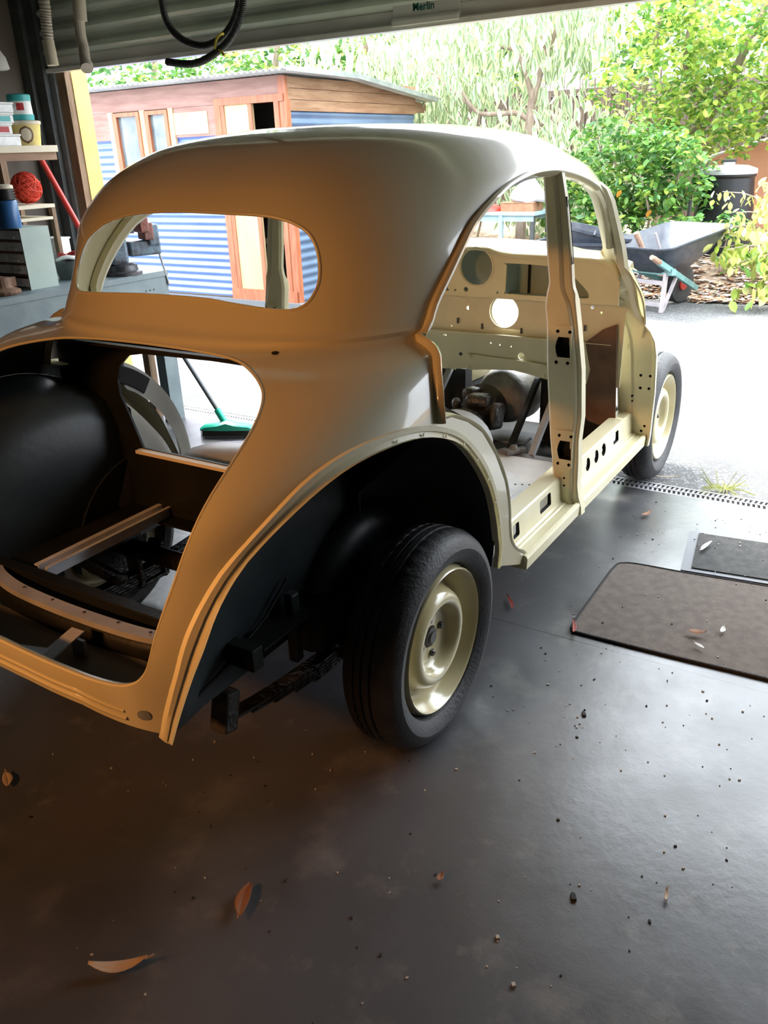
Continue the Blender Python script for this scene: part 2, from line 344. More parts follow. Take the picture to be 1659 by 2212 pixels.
# ================================================================== THE SETTING
def struct(name, mb, m, **kw):
    o = mb.build(name, m, None, **kw); o['kind'] = 'structure'; return o
struct('floor', MB().bb(-4.6, 1.995, -3.3, 3.9, -0.12, 0.0), M['floor'])
struct('ground_asphalt', MB().bb(2.10, 7.45, -14, 14, -0.14, -0.005), M['asphalt'])
g = MB().use(M['hole']).bb(1.995, 2.10, -14, 14, -0.14, -0.085); struct('ground_drain_channel', g, None)
# ceiling and walls of the garage
struct('ceiling', MB().bb(-4.6, 2.35, -3.3, 3.95, 2.75, 2.87), M['ceiling'])
struct('wall_left', MB().bb(-4.6, 2.0, 3.82, 3.95, 0, 2.75), M['wall'])
struct('wall_back', MB().bb(-4.7, -4.6, -3.3, 3.95, 0, 2.75), M['pale_wall'])
struct('wall_right', MB().bb(-4.6, 2.0, -3.4, -3.3, 0, 2.75), M['pale_wall'])
struct('wall_front', MB().bb(2.02, 2.14, -2.6, 3.72, 2.42, 2.75).bb(2.0, 2.14, 3.72, 5.2, 0, 2.75).bb(2.0, 2.14, -3.4, -2.6, 0, 2.75), M['wall'])
# steel post and timber reveal at the left of the opening
struct('trim_1', MB().bb(1.93, 1.99, 3.66, 3.82, 0, 2.7).bb(1.90, 1.93, 3.74, 3.82, 0, 2.7), M['post_green'])
struct('trim_2', MB().bb(1.965, 1.985, 3.615, 3.66, 0, 1.99), M['steel_galv'])
struct('trim_3', MB().bb(1.985, 2.03, 3.545, 3.66, 0, 1.985), M['timber'])
struct('trim_4', MB().bb(2.03, 2.14, 3.54, 3.72, 0, 1.99), M['yellow_lit_timber'])

# roller door: ribbed curtain hanging from the drum, bottom rail, maker's plate
door = empty('roller_door', (2.0, 1.3, 1.97)); tag(door, 'ribbed green roller door rolled up above the garage opening', 'garage door')
def rib_profile(z0, z1, pitch, amp):
    out = []; z = z0
    while z < z1:
        out += [(-amp*math.sin(math.pi*t/6)**1.0*(1 if t <= 6 else 0), z+pitch*(t/6)*.58) for t in range(7)]+[(amp*.25, z+pitch*.66), (amp*.25, z+pitch*.80), (0, z+pitch*.86)]; z += pitch
    return out
pr = rib_profile(2.048, 2.52, 0.098, 0.032)
rows = [[(1.985+a, y, z) for a, z in pr] for y in np.linspace(-2.6, 3.72, 12)]
MB().loft(rows, close_u=False).build('curtain', M['door_green'], door, smooth=True, solid=0.0016, auto=30)
dr = MB()
dr.lathe([(0.001, -2.6), (0.20, -2.6), (0.20, 3.7), (0.001, 3.7)], (1.83, 0, 2.60), 'y', 28); dr.build('drum', M['door_green'], door, smooth=True)
br = MB(); br.prism([(1.95, 1.972), (2.0, 1.972), (2.0, 1.99), (1.985, 1.995), (1.985, 2.047), (1.978, 2.052), (1.972, 2.047), (1.972, 1.998), (1.95, 1.99)], -2.6, 3.70, 'y')
# prism over (x,z) along y
br = MB(); poly = [(1.950, 1.970), (2.0, 1.970), (2.0, 1.990), (1.985, 1.994), (1.985, 2.047), (1.978, 2.054), (1.972, 2.047), (1.972, 1.998), (1.950, 1.990)]
br.prism(poly, -2.6, 3.70, 'y'); br.build('bottom_rail', M['door_rail'], door)
for y in (1.36, 0.88): MB().lathe([(0.001, -.003), (.006, -.003), (.006, .002), (.001, .002)], (1.971, y, 2.03), 'x', 10).build('rail_screw', M['white_plastic'], door)
pb = MB(); pb.prism([(1.944, 1.985), (1.972, 1.985), (1.972, 2.085), (1.960, 2.085), (1.958, 2.016), (1.950, 2.012), (1.944, 2.004)], 0.955, 1.285, 'y')
plate = pb.build('maker_plate', M['door_rail'], door, bevel=0.002)
def text_mesh(body, size, mt, loc, rot, name, parent, ext=0.0006, bold=0.0):
    cu = bpy.data.curves.new('t', 'FONT'); cu.body = body; cu.size = size; cu.extrude = ext; cu.offset = bold; cu.align_x = 'CENTER'
    t = bpy.data.objects.new('t', cu); C.objects.link(t); bpy.context.view_layer.update()
    me = bpy.data.meshes.new_from_object(t.evaluated_get(bpy.context.evaluated_depsgraph_get())); bpy.data.objects.remove(t)
    me.transform(Matrix.Translation(loc) @ rot); me.materials.clear(); me.materials.append(mt)
    o = bpy.data.objects.new(name, me); C.objects.link(o); o.parent = parent
    if parent and parent.type == 'EMPTY': o.matrix_parent_inverse = parent.matrix_basis.inverted()
    return o
# faces -x : text right -> -y, up -> +z
FACE = Matrix(((0, 0, -1, 0), (-1, 0, 0, 0), (0, 1, 0, 0), (0, 0, 0, 1)))
text_mesh('Merlin', 0.042, M['green_text'], (1.9565, 1.13, 2.036), FACE, 'plate_lettering', plate, bold=0.0006)
MB().prism([(y, z) for y, z in arc((1.045, 2.088), 0.020, 180, 360, 10)], 1.945, 1.956, 'x').build('plate_badge', M['black_plastic'], plate)

# drain grate across the opening
gr = empty('drain_grate', (2.045, 1.4, 0)); tag(gr, 'grey slotted channel drain grate across the garage threshold', 'drain')
gb = MB()
for x0, x1 in ((1.997, 2.008), (2.044, 2.052), (2.089, 2.099)): gb.bb(x0, x1, -2.55, 3.52, -0.022, 0.0)
y = -2.54
while y < 3.5:
    gb.box((2.026, y, -0.012), (0.042, 0.0085, 0.02), rz=0.18); gb.box((2.071, y, -0.012), (0.042, 0.0085, 0.02), rz=-0.18); y += 0.0215
gb.build('slotted_cover', M['grate'], gr)

# ================================================================== THE CAR
car = empty('car_body_shell', (0.6, 0.70, 0.0))
tag(car, 'stripped cream vintage saloon body on its wheels, doors and fenders removed', 'car')
YC = 0.70; XC = 0.75
K = np.array([
[0.24, -.78, .690, 4.3, 1.95, 8], [0.45, -.81, .710, 4.3, 1.95, 8], [0.60, -.83, .720, 4.3, 1.95, 8], [0.75, -.78, .720, 4.3, 1.95, 8],
[0.88, -.68, .715, 5.0, 1.92, 8], [0.98, -.50, .705, 5.0, 1.90, 6], [1.042, -.35, .688, 5.0, 1.88, 5], [1.075, -.25, .66, 3.0, 1.85, 4.5],
[1.13, -.18, .655, 3.4, 1.817, 4.345], [1.22, -.124, .644, 3.582, 1.786, 4.327], [1.32, -.099, .62, 3.53, 1.743, 4.335],
[1.40, -.046, .581, 3.403, 1.673, 4.198], [1.46, .03, .521, 3.414, 1.554, 3.786], [1.515, .151, .437, 3.198, 1.427, 3.467],
[1.543, .303, .334, 2.992, 1.269, 3.188], [1.558, .443, .212, 2.77, 1.094, 2.9], [1.562, .70, .01, 2.6, .76, 2.6]])
def spl(K, t):
    n = len(K); d = np.diff(K, axis=0); m = np.zeros_like(K); m[0] = d[0]; m[-1] = d[-1]
    for i in range(1, n-1):
        a, b = d[i-1], d[i]; s = a+b; s = np.where(abs(s) < 1e-12, 1e-12, s); m[i] = np.where(a*b > 0, 2*a*b/s, 0)
    i = np.clip(t.astype(int), 0, n-2); s = (t-i)[:, None]
    return (2*s**3-3*s**2+1)*K[i]+(s**3-2*s**2+s)*m[i]+(-2*s**3+3*s**2)*K[i+1]+(s**3-s**2)*m[i+1]
nv, nu = 150, 130
P = spl(K, np.linspace(0, len(K)-1-1e-6, nv)); th = np.linspace(-math.pi, math.pi, 2*nu+1)[:-1]
z_, xr, w_, nr, xf, nf = P.T
c_, s_ = np.cos(th), np.sin(th); VS = np.zeros((nv, len(th), 3))
for j in range(len(th)):
    # redistribute points so that the sides get rows too
    rear = c_[j] >= 0; n = nr if rear else nf; a = (XC-xr) if rear else (xf-XC)
    cx = np.abs(c_[j])**(2/n); sy = np.sign(s_[j])*np.abs(s_[j])**(2/n)
    VS[:, j, 0] = XC-a*cx if rear else XC+a*cx
    VS[:, j, 1] = YC-w_*sy; VS[:, j, 2] = z_
# soft raised moulding round the waist, just above the boot shoulder
zz = VS[:, :, 2]; bulge = 0.0065*np.exp(-((zz-1.094)/0.008)**2)
dy = np.sign(VS[:, :, 1]-YC); VS[:, :, 0] -= bulge*(c_[None, :] > 0)*np.abs(c_[None, :])**.5; VS[:, :, 1] += bulge*dy*np.abs(s_[None, :])**.5
NT = len(th); fs = []
for i in range(nv-1):
    for j in range(NT):
        j2 = (j+1) % NT; fs.append((i*NT+j, i*NT+j2, (i+1)*NT+j2, (i+1)*NT+j))
fs.append(tuple((nv-1)*NT+j for j in range(NT)))
verts = [tuple(v) for v in VS.reshape(-1, 3)]
BVH = BVHTree.FromPolygons([Vector(v) for v in verts], fs)
def on_side(x, z, y0=-1.0):                       # point of the right-hand skin at side-view position x, z
    h = BVH.ray_cast(Vector((x, y0, z)), Vector((0, 1, 0))); return h[0], h[1]
def on_rear(y, z):
    h = BVH.ray_cast(Vector((-2, y, z)), Vector((1, 0, 0))); return h[0], h[1]
def mir(p): return Vector((p[0], 2*YC-p[1], p[2]))

win = [(1.112, 1.192), (1.112, 1.226), (1.060, 1.284), (1.00, 1.318), (.934, 1.345), (.83, 1.362), (.70, 1.367), (.56, 1.364), (.443, 1.359), (.382, 1.350), (.346, 1.338), (.316, 1.320), (.296, 1.292), (.285, 1.254), (.282, 1.22), (.286, 1.196), (.297, 1.172), (.319, 1.159), (.358, 1.156), (.484, 1.166), (.586, 1.173), (.793, 1.172), (1.028, 1.162), (1.085, 1.168)]
win = [(p.x, p.y) for p in smooth_curve([(a, b, 0) for a, b in win], 4, True)]
bo = [(.70, 1.076), (.55, 1.074), (.41, 1.066), (.310, 1.053), (.255, 1.038), (.221, 1.018), (.199, .990), (.187, .955), (.181, .91), (.183, .85), (.198, .77), (.213, .68), (.226, .61), (.243, .575), (.268, .556), (.31, .552), (.43, .568), (.60, .580), (.70, .582)]
bo = bo+[(2*YC-a, b) for a, b in reversed(bo[1:-1])]
bo = [(p.x, p.y) for p in smooth_curve([(a, b, 0) for a, b in bo], 4, True)]
cf = [(-.034, .907), (-.030, .944), (-.022, .974), (-.008, 1.012), (.020, 1.044), (.068, 1.068), (.106, 1.10), (.132, 1.145), (.183, 1.20), (.246, 1.257), (.311, 1.305), (.380, 1.336), (.461, 1.361), (.55, 1.384), (.649, 1.400), (.80, 1.414), (.959, 1.417), (1.06, 1.410), (1.166, 1.395), (1.27, 1.374), (1.36, 1.350)]
aout = [(1.41, 1.325), (1.45, 1.294), (1.485, 1.25), (1.505, 1.205), (1.525, 1.129), (1.545, 1.06), (1.58, 1.013), (1.65, .96), (1.70, .885), (1.745, .84), (1.80, .80), (1.835, .76), (1.85, .72), (1.86, .66)]
door_out = cf+aout+[(1.875, .50), (1.875, .10), (.585, .10), (.583, .26), (.545, .31), (.461, .365), (.41, .415), (.385, .47), (.362, .545), (.326, .639), (.262, .735), (.182, .823), (.106, .872), (.031, .905), (-.012, .909)]
arch_in = [(-.740, .40), (-.733, .48), (-.722, .56), (-.70, .625), (-.652, .712), (-.562, .809), (-.459, .870), (-.333, .904), (-.188, .908), (-.068, .886), (.055, .830), (.152, .738), (.215, .655), (.248, .586), (.284, .499), (.307, .443), (.312, .40), (.313, .372)]
arch_in = [(p.x, p.y) for p in smooth_curve([(a, b, 0) for a, b in arch_in], 3)]
arch_cut = arch_in+[(.308, .05), (-.60, .05), (-.60, .10), (-.70, .10), (-.745, .33)]

skin = bpy.data.meshes.new('outer_skin'); skin.from_pydata(verts, [], fs)
for m_ in (M['cream'], M['cream_in'], M['black_paint']): skin.materials.append(m_)
b = bmesh.new(); b.from_mesh(skin); bmesh.ops.recalc_face_normals(b, faces=b.faces)
if b.faces[0].normal.dot(b.faces[0].calc_center_median()-Vector((.75, .7, .3))) < 0: bmesh.ops.reverse_faces(b, faces=b.faces)
b.to_mesh(skin); b.free()
so = bpy.data.objects.new('outer_skin', skin); C.objects.link(so); so.parent = car; so.matrix_parent_inverse = car.matrix_basis.inverted()
md = so.modifiers.new('s', 'SOLIDIFY'); md.thickness = 0.007; md.offset = -1; md.material_offset = 1
cuts = [MB().prism(win, -.9, .25, 'x'), MB().prism(bo, -1.4, .1, 'x'),
        MB().prism(door_out, -.4, .42, 'y'), MB().prism(door_out, .98, 1.8, 'y'),
        MB().prism(arch_cut, -.4, .40, 'y'), MB().prism(arch_cut, 1.0, 1.8, 'y'),
        MB().prism([(.15, .385), (.318, .374), (.575, .262), (.60, .26), (.62, -.1), (.15, -.1)], -.4, .45, 'y'), MB().prism([(.15, .385), (.318, .374), (.575, .262), (.60, .26), (.62, -.1), (.15, -.1)], .95, 1.8, 'y'),
        MB().bb(1.845, 2.3, -.3, 1.7, 0.0, 1.085),
        MB().bb(-.6, 2.2, .02, 1.38, 0.0, .30)]
# windscreen opening, and the slanting lower edge of the tail panel
ws = [(.305, 1.382), (.253, 1.362), (.227, 1.333), (.213, 1.282), (.206, 1.217), (.202, 1.152), (.203, 1.10), (.225, 1.080), (.29, 1.080), (.345, 1.09), (.44, 1.105), (.60, 1.113), (.70, 1.114)]
ws = ws+[(2*YC-a, b_) for a, b_ in reversed(ws[:-1])]
cuts.append(MB().prism(ws, 1.25, 2.4, 'x'))
tail = [(-.2, .405), (.10, .415), (.24, .425), (.40, .478), (.55, .492), (.70, .498)]; tail = tail+[(2*YC-a, b_) for a, b_ in reversed(tail[:-1])]
cuts.append(MB().prism(tail+[(1.6, .0), (-.2, .0)], -1.4, -.25, 'x'))
boolcut(so, cuts)
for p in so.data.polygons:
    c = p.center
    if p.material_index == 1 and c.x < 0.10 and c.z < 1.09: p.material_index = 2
shade(so, 30)

# rolled lips round the openings
def lip(name, pts, nrm_in, depth, m, parent=car, rad=0.0065):
    """bead on the edge plus a return turned into the body"""
    mb = MB(); mb.tube(pts, rad, 8, closed=True)
    rows = [[tuple(p) for p in pts], [tuple(Vector(p)+Vector(nrm_in)*depth) for p in pts]]
    mb.loft(rows, close_u=True, cap=False)
    return mb.build(name, m, parent, smooth=True, solid=0.003)
wp = [on_rear(a, b_)[0]+Vector((.002, 0, 0)) for a, b_ in win]; lip('rear_window_flange', wp, (.007, 0, 0), 1.0, M['cream'], rad=.003)
bp_ = [on_rear(a, b_)[0]+Vector((.004, 0, 0)) for a, b_ in bo]; lip('boot_opening_flange', bp_, (.010, 0, 0), 1.0, M['cream'], rad=.0022)

def side_pts(curve, off=0.0, k=3, x_off=0.0):
    out = []
    for p in smooth_curve([(a, b_, 0) for a, b_ in curve], k):
        h, nn = on_side(p.x, p.y)
        if h is None: continue
        if nn.y > 0: nn = -nn
        out.append(h+nn*off)
    return out
def both(fn):
    for sgn in (0, 1): fn(lambda p: mir(p) if sgn else Vector(p))
# drip flange standing proud round the rear of the door opening, dying away on the roof
def drip(T):
    base = side_pts(cf, 0.0); n = len(base); mb = MB(); rows = []
    for i, q in enumerate(base):
        f = i/(n-1); wdt = 0.026*(1-f)**0.5+0.008; h, nn = on_side(q.x, q.z); nn = -nn if nn.y > 0 else nn
        t = (base[min(i+1, n-1)]-base[max(i-1, 0)]).normalized(); out = nn.cross(t).normalized()
        if out.dot(Vector((.8, 0, .85))-Vector((q.x, 0, q.z))) < 0: out = -out
        rows.append([tuple(T(p)) for p in (q-out*.004, q-out*.003+nn*wdt*.45, q+out*.004+nn*wdt*.62, q+out*.012+nn*wdt*.5, q+out*.014-nn*.010, q+out*.004-nn*.03)])
    mb.loft(rows).build('drip_rail', M['cream'], car, smooth=True, auto=50)
both(drip)
# fender mounting flange round the wheel arch: raised strip, inner return, spot-weld dimples
arch_out = [(-.7475, .415), (-.745, .50), (-.737, .575), (-.715, .65), (-.660, .733), (-.568, .829), (-.463, .893), (-.333, .928), (-.186, .932), (-.060, .910), (.062, .854), (.170, .760), (.235, .672), (.270, .60), (.306, .515), (.328, .45), (.334, .40), (.334, .368)]
def arch_strip(T):
    a = side_pts(arch_in, 0.003, 1); b_ = side_pts(arch_out, 0.003, 3); N = 90
    def res(L):
        L = [Vector(p) for p in L]; d = [0]
        for i in range(1, len(L)): d.append(d[-1]+(L[i]-L[i-1]).length)
        out = []
        for k in range(N):
            t = d[-1]*k/(N-1); i = max(j for j in range(len(d)) if d[j] <= t+1e-9); i = min(i, len(L)-2)
            out.append(L[i].lerp(L[i+1], (t-d[i])/(d[i+1]-d[i]+1e-9)))
        return out
    a, b_ = res(a), res(b_); rows = []
    for p, q in zip(a, b_):
        nn = Vector((0, -1, 0)); up = Vector((0, .004, 0))
        rows.append([tuple(T(v)) for v in (q, q+nn*.007, p.lerp(q, .55)+nn*.006, p.lerp(q, .45)+nn*.001, p+nn*.004, p+nn*.011+up*0, p+Vector((0, .010, 0)), q+Vector((0, .008, 0)))])
    fl = MB().loft(rows).build('fender_flange', M['cream_in'], car, smooth=True, auto=40)
    for k in range(46, 82, 5):
        p, q = a[k], b_[k]; c0 = T(p.lerp(q, .25)+Vector((0, -.0085, 0)))
        MB().lathe([(.0005, .0002), (.003, .0004), (.0045, .0018)], c0, 'y', 8).build('weld_dimple', M['cream_in'], fl)
both(arch_strip)
# inner wheelhouse
M['quarter'] = mat('grey_beige_panel', (0.12, 0.112, 0.10), 0.38, col2=(0.17, 0.16, 0.145), scale=4, bump=.05)  # plain grey-beige tone of the inboard panels
def wheelhouse(T):
    a = side_pts(arch_in, 0, 1); a = [p+Vector((0, .012, 0)) for p in a]; c = Vector((-.15, 0, .36)); rows = []
    for s, y in ((1.0, None), (.985, .09), (.96, .17), (.90, .235), (.78, .268), (.6, .275), (.3, .278), (.02, .28)):
        rows.append([tuple(T(Vector((c.x+(p.x-c.x)*s, p.y if y is None else max(y, p.y+.004), max(c.z+(p.z-c.z)*s, .385 if p.x < -.4 else .335))))) for p in a])
    o = MB().loft(rows, close_u=False).build('wheelhouse', M['underseal'], car, smooth=True, auto=60)
    rows = [[tuple(T(Vector((c.x+(p.x-c.x)*(s*1.015), (p.y if y is None else max(y, p.y+.004))+.010, max(c.z+(p.z-c.z)*s*1.02, .36))))) for p in a if p.x > .06] for s, y in ((.985, .09), (.96, .17), (.90, .235), (.78, .268), (.6, .275), (.3, .278))]
    MB().loft(rows, close_u=False).build('wheelhouse_cabin_face', M['quarter'], car, smooth=True, auto=60)
    # the tighter inner dome that bulges into the well over the wheel
    rows = []
    for s, y in ((.27, .285), (.27, .245), (.25, .222), (.22, .212), (.12, .208)):
        rows.append([tuple(T(Vector((.02+s*math.cos(R(t)), y, .33+s*1.12*math.sin(R(t)))))) for t in range(0, 181, 9)])
    MB().loft(rows, close_u=False).build('wheel_dome', M['underseal'], car, smooth=True, auto=60)
    MB().tube([T(Vector(p)) for p in ((-.62, .262, .43), (-.50, .262, .46), (-.38, .262, .505), (-.30, .262, .56))], .004, 6).build('weld_seam', M['black_paint'], car, smooth=True)
    MB().bb(*[v for v in (-.32, -.29)], *(sorted((T(Vector((0, .235, 0))).y, T(Vector((0, .262, 0))).y))), .34, .53).build('damper_bracket', M['underseal'], car, bevel=.006)
both(wheelhouse)
# return of the door arch flange
def door_arch(T):
    c = [(-.030, .912), (.031, .906), (.106, .874), (.182, .825), (.262, .737), (.326, .641), (.362, .547), (.386, .47), (.411, .416), (.461, .366), (.53, .325), (.582, .275), (.585, .245)]
    a = side_pts(c, 0, 4); rows = []
    for p in a: rows.append([tuple(T(v)) for v in (p+Vector((0, -.001, 0)), p+Vector((.006, -.004, .004)), p+Vector((.010, .02, .006)), p+Vector((.010, .095, .004)), p+Vector((0, .095, 0)), p+Vector((-.004, .008, -.004)))])
    MB().loft(rows).build('door_arch_panel', M['cream_in'], car, smooth=True, auto=40)
both(door_arch)
# hollow rail inside the door opening (C post and cant rail)
def cant(T):
    a = side_pts(cf[5:]+aout[:5], 0, 2); rows = []; n = len(a)
    for i, q in enumerate(a):
        t = (a[min(i+1, n-1)]-a[max(i-1, 0)]).normalized(); h, nn = on_side(q.x, q.z)
        nn = Vector((0, -1, -.25)).normalized() if h is None else (-nn if nn.y > 0 else nn)
        out = nn.cross(t).normalized(); out = out if out.dot(Vector((.85, 0, .85))-Vector((q.x, 0, q.z))) > 0 else -out
        rows.append([tuple(T(v)) for v in (q-out*.030-nn*.008, q+out*.004-nn*.006, q+out*.010-nn*.018, q+out*.004-nn*.030, q-out*.014-nn*.036, q-out*.032-nn*.030, q-out*.036-nn*.012)])
    MB().loft(rows).build('door_opening_rail', M['cream_in'], car, smooth=True, auto=50)
both(cant)

# centre pillars: tapered hollow posts with hinge pads, bolt holes and a trim slot
Bz = [(.262, .080, .002, -.018), (.291, .077, .006, -.016), (.33, .079, .016, -.004), (.37, .081, .016, .003), (.46, .091, .018, .005), (.54, .102, .020, .009), (.625, .110, .015, .004), (.79, .126, .026, .014), (.94, .134, .048, .037), (.993, .142, .060, .046), (1.016, .141, .068, .050), (1.038, .139, .080, .052), (1.056, .135, .087, .060), (1.075, .133, .090, .064), (1.16, .144, .098, .073), (1.30, .157, .115, .094), (1.405, .168, .134, .118), (1.425, .19, .16, .15)]
def bpillar(T):
    rows = []
    for z, yi, yo, yo2 in Bz:
        fx = 0.045 if z > 1.02 else .06; x0 = 1.0
        flange = .012 if z < 1.03 else .004
        rows.append([tuple(T(Vector(v))) for v in ((x0, yi, z), (x0, yo+.012, z), (x0+.006, yo+.003, z), (x0+.012, yo, z), (x0+.012, yo2+.006, z), (x0+.016, yo2, z), (x0+fx-.01, yo2-.002, z), (x0+fx, yo2+.008, z), (x0+fx, yi-.01, z), (x0+fx*.6, yi+.004, z), (x0+.008, yi+.008, z))])
    o = MB().loft(rows).build('centre_pillar', M['cream_in'], car)
    cs = []
    for zc, yc in ((.865, .083), (.505, .060)):
        y0, y1 = yc-.030, yc+.018
        q = [(y0-.002, zc-.034), (y1-.006, zc-.034), (y1, zc-.018), (y1+.003, zc), (y1, zc+.018), (y1-.006, zc+.034), (y0+.004, zc+.034), (y0+.004, zc+.01), (y0, zc+.006)]
        cs.append(MB().prism([(T(Vector((0, a, 0))).y, b_) for a, b_ in q], .97, 1.034, 'x'))
        for dy_, dz in ((-.022, .052), (.020, .052), (-.020, -.052), (.020, -.052)):
            cs.append(MB().prism([(T(Vector((0, a, 0))).y, b_) for a, b_ in arc((yc-.005+dy_, zc+dz), .0058, 0, 324, 9)], .97, 1.03, 'x'))
    for zc, yc in ((.400, .048), (.372, .046)): cs.append(MB().prism([(T(Vector((0, a, 0))).y, b_) for a, b_ in arc((yc, zc), .004, 0, 324, 9)], .97, 1.03, 'x'))
    ys = sorted((T(Vector((0, .03, 0))).y, T(Vector((0, .098, 0))).y))
    boolcut(o, cs+[MB().bb(1.028, 1.036, ys[0], ys[1], 1.13, 1.35)], True); shade(o, 30)
    sl = MB(); sl.loft([[tuple(T(Vector((x, y, z)))) for x, y in ((1.016, yy+.0012), (1.021, yy-.0004), (1.021, yy+.004), (1.016, yy+.004))] for z, yy in ((1.13, .0675), (1.16, .0725), (1.30, .0935), (1.335, .098))])
    sl.build('trim_slot', M['hole'], o)
    # raised pads round the hinge holes
    for zc, yc, hw in ((.865, .086, .037), (.505, .060, .037)):
        q = rrect(yc-hw, yc+hw-.006, zc-.072, zc+.072, .012)
        pd = MB().prism([(T(Vector((0, a, 0))).y, b_) for a, b_ in q], .9965, 1.002, 'x').build('hinge_pad', M['cream_in'], o, bevel=.0015)
        cs = []
        y0, y1 = yc-.033, yc+.015; q = [(y0-.002, zc-.034), (y1-.006, zc-.034), (y1, zc-.018), (y1+.003, zc), (y1, zc+.018), (y1-.006, zc+.034), (y0+.004, zc+.034)]
        cs.append(MB().prism([(T(Vector((0, a, 0))).y, b_) for a, b_ in q], .97, 1.034, 'x'))
        for dy_, dz in ((-.022, .052), (.020, .052), (-.020, -.052), (.020, -.052)):
            cs.append(MB().prism([(T(Vector((0, a, 0))).y, b_) for a, b_ in arc((yc-.008+dy_, zc+dz), .0062, 0, 324, 9)], .97, 1.03, 'x'))
        pd.modifiers.clear(); boolcut(pd, cs, True)
both(bpillar)

# front pillars
Ao = [(1.862, -.020, .262), (1.868, -.023, .31), (1.876, -.023, .50), (1.864, -.018, .66), (1.853, -.010, .72), (1.835, .008, .765), (1.80, .030, .805), (1.752, .046, .842), (1.705, .052, .884), (1.652, .056, .96), (1.582, .060, 1.013), (1.547, .065, 1.055), (1.525, .075, 1.129), (1.504, .094, 1.211), (1.455, .105, 1.294), (1.43, .118, 1.335), (1.40, .14, 1.36)]
Ai = [(1.868, .108, .262), (1.87, .112, .31), (1.87, .132, .50), (1.87, .153, .66), (1.868, .163, .74), (1.86, .168, .785), (1.85, .172, .83), (1.835, .172, .87), (1.82, .172, .905), (1.80, .180, .97), (1.79, .195, 1.02), (1.78, .205, 1.055), (1.738, .200, 1.115), (1.672, .204, 1.205), (1.60, .214, 1.30), (1.57, .24, 1.345), (1.54, .28, 1.372)]
def apillar(T):
    rows = []
    for o_, i_ in zip(Ao, Ai):
        o_, i_ = Vector(o_), Vector(i_); z = o_.z; i_ = Vector((i_.x, i_.y, z)) if z < 1.0 else i_
        d = (i_-o_).normalized(); bk = Vector((d.y, -d.x, 0)).normalized(); bk = -bk if bk.x > 0 else bk
        t = .011
        rows.append([tuple(T(v)) for v in (o_+d*.010+bk*.0, o_-Vector((0, 0, 0))+bk*.010, o_-d*.004+bk*.008, o_-d*.004-bk*.012, o_+d*.006-bk*.03, i_-d*.01-bk*.035, i_+d*.004-bk*.004, i_+bk*.004, i_-d*.012+bk*.006, o_.lerp(i_, .62)+bk*.004, o_.lerp(i_, .56)-bk*.004, o_+d*.018-bk*.006)])
    o = MB().loft(rows).build('front_pillar', M['cream_in'], car)
    cs = []
    for yc, zc, r_ in ((.000, .568, .0065), (.040, .568, .0065), (.002, .512, .0065), (.038, .512, .0065), (.004, .345, .006), (.016, .322, .006), (.008, .298, .006), (.068, .475, .005), (.066, .452, .004)):
        cs.append(MB().prism([(T(Vector((0, a, 0))).y, b_) for a, b_ in arc((yc, zc), r_, 0, 324, 9)], 1.80, 1.885, 'x'))
    boolcut(o, cs, True); shade(o, 30)
both(apillar)

# sills with tread, riser, lightening holes
def sill(T):
    prof = [(-.010, .264), (-.012, .300), (-.008, .309), (.002, .311), (.006, .3055), (.034, .3055), (.038, .311), (.046, .311), (.052, .316), (.060, .398), (.066, .403), (.125, .403), (.125, .397), (.070, .395), (.066, .30), (.10, .262), (-.004, .262)]
    rows = [[tuple(T(Vector((x, y, z)))) for y, z in prof] for x in (.535, .60, .80, 1.0, 1.2, 1.5, 1.868)]
    o = MB().loft(rows).build('sill', M['cream_in'], car)
    cs = []
    def yc(a, b_): return sorted((T(Vector((0, a, 0))).y, T(Vector((0, b_, 0))).y))
    for x in (1.285, 1.385, 1.475):
        y0, y1 = yc(.03, .075); cs.append(MB().prism(arc((x, .355), .026, 0, 345, 23), y0, y1, 'y'))
    for x0, x1 in ((.575, .625), (.80, .90), (1.60, 1.67)):
        y0, y1 = yc(.03, .075); cs.append(MB().prism(rrect(x0, x1, .335, .382, .008), y0, y1, 'y'))
    boolcut(o, cs, True); shade(o, 25)
both(sill)

# cabin floor, heelboard, tunnel
fl = MB(); fl.bb(.36, 1.46, .12, 1.28, .262, .272); floor_o = fl.build('floor_pan', M['pan'], car, bevel=.003)
for y in (.42, .98):
    MB().prism(rrect(.75, 1.10, y-.16, y+.16, .05), .271, .277, 'z').build('pressed_panel', M['pan'], floor_o, bevel=.004)
MB().lathe([(.001, .004), (.055, .004), (.062, 0)], (1.22, .40, .273), 'z', 24).build('floor_plug', M['pan'], floor_o, smooth=True)
for x, y in ((1.16, .30), (1.17, .275), (1.18, .25), (1.19, .225), (1.12, .33)): MB().lathe([(.001, .0015), (.004, .0015), (.004, 0)], (x, y, .2725), 'z', 8).build('floor_hole', M['hole'], floor_o)
tn = MB(); rows = []
for x, r_, zz_ in ((.36, .075, .272), (.8, .08, .272), (1.2, .09, .275), (1.38, .11, .285), (1.47, .14, .30)):
    rows.append([(x, .70+r_*1.15*math.cos(R(t)), zz_+r_*math.sin(R(t))) for t in range(0, 181, 12)])
tn.loft(rows, close_u=False).build('transmission_tunnel', M['pan'], car, smooth=True, solid=.003)
MB().bb(.35, .36, .20, 1.20, .26, .475).build('heelboard', M['black_paint'], car)
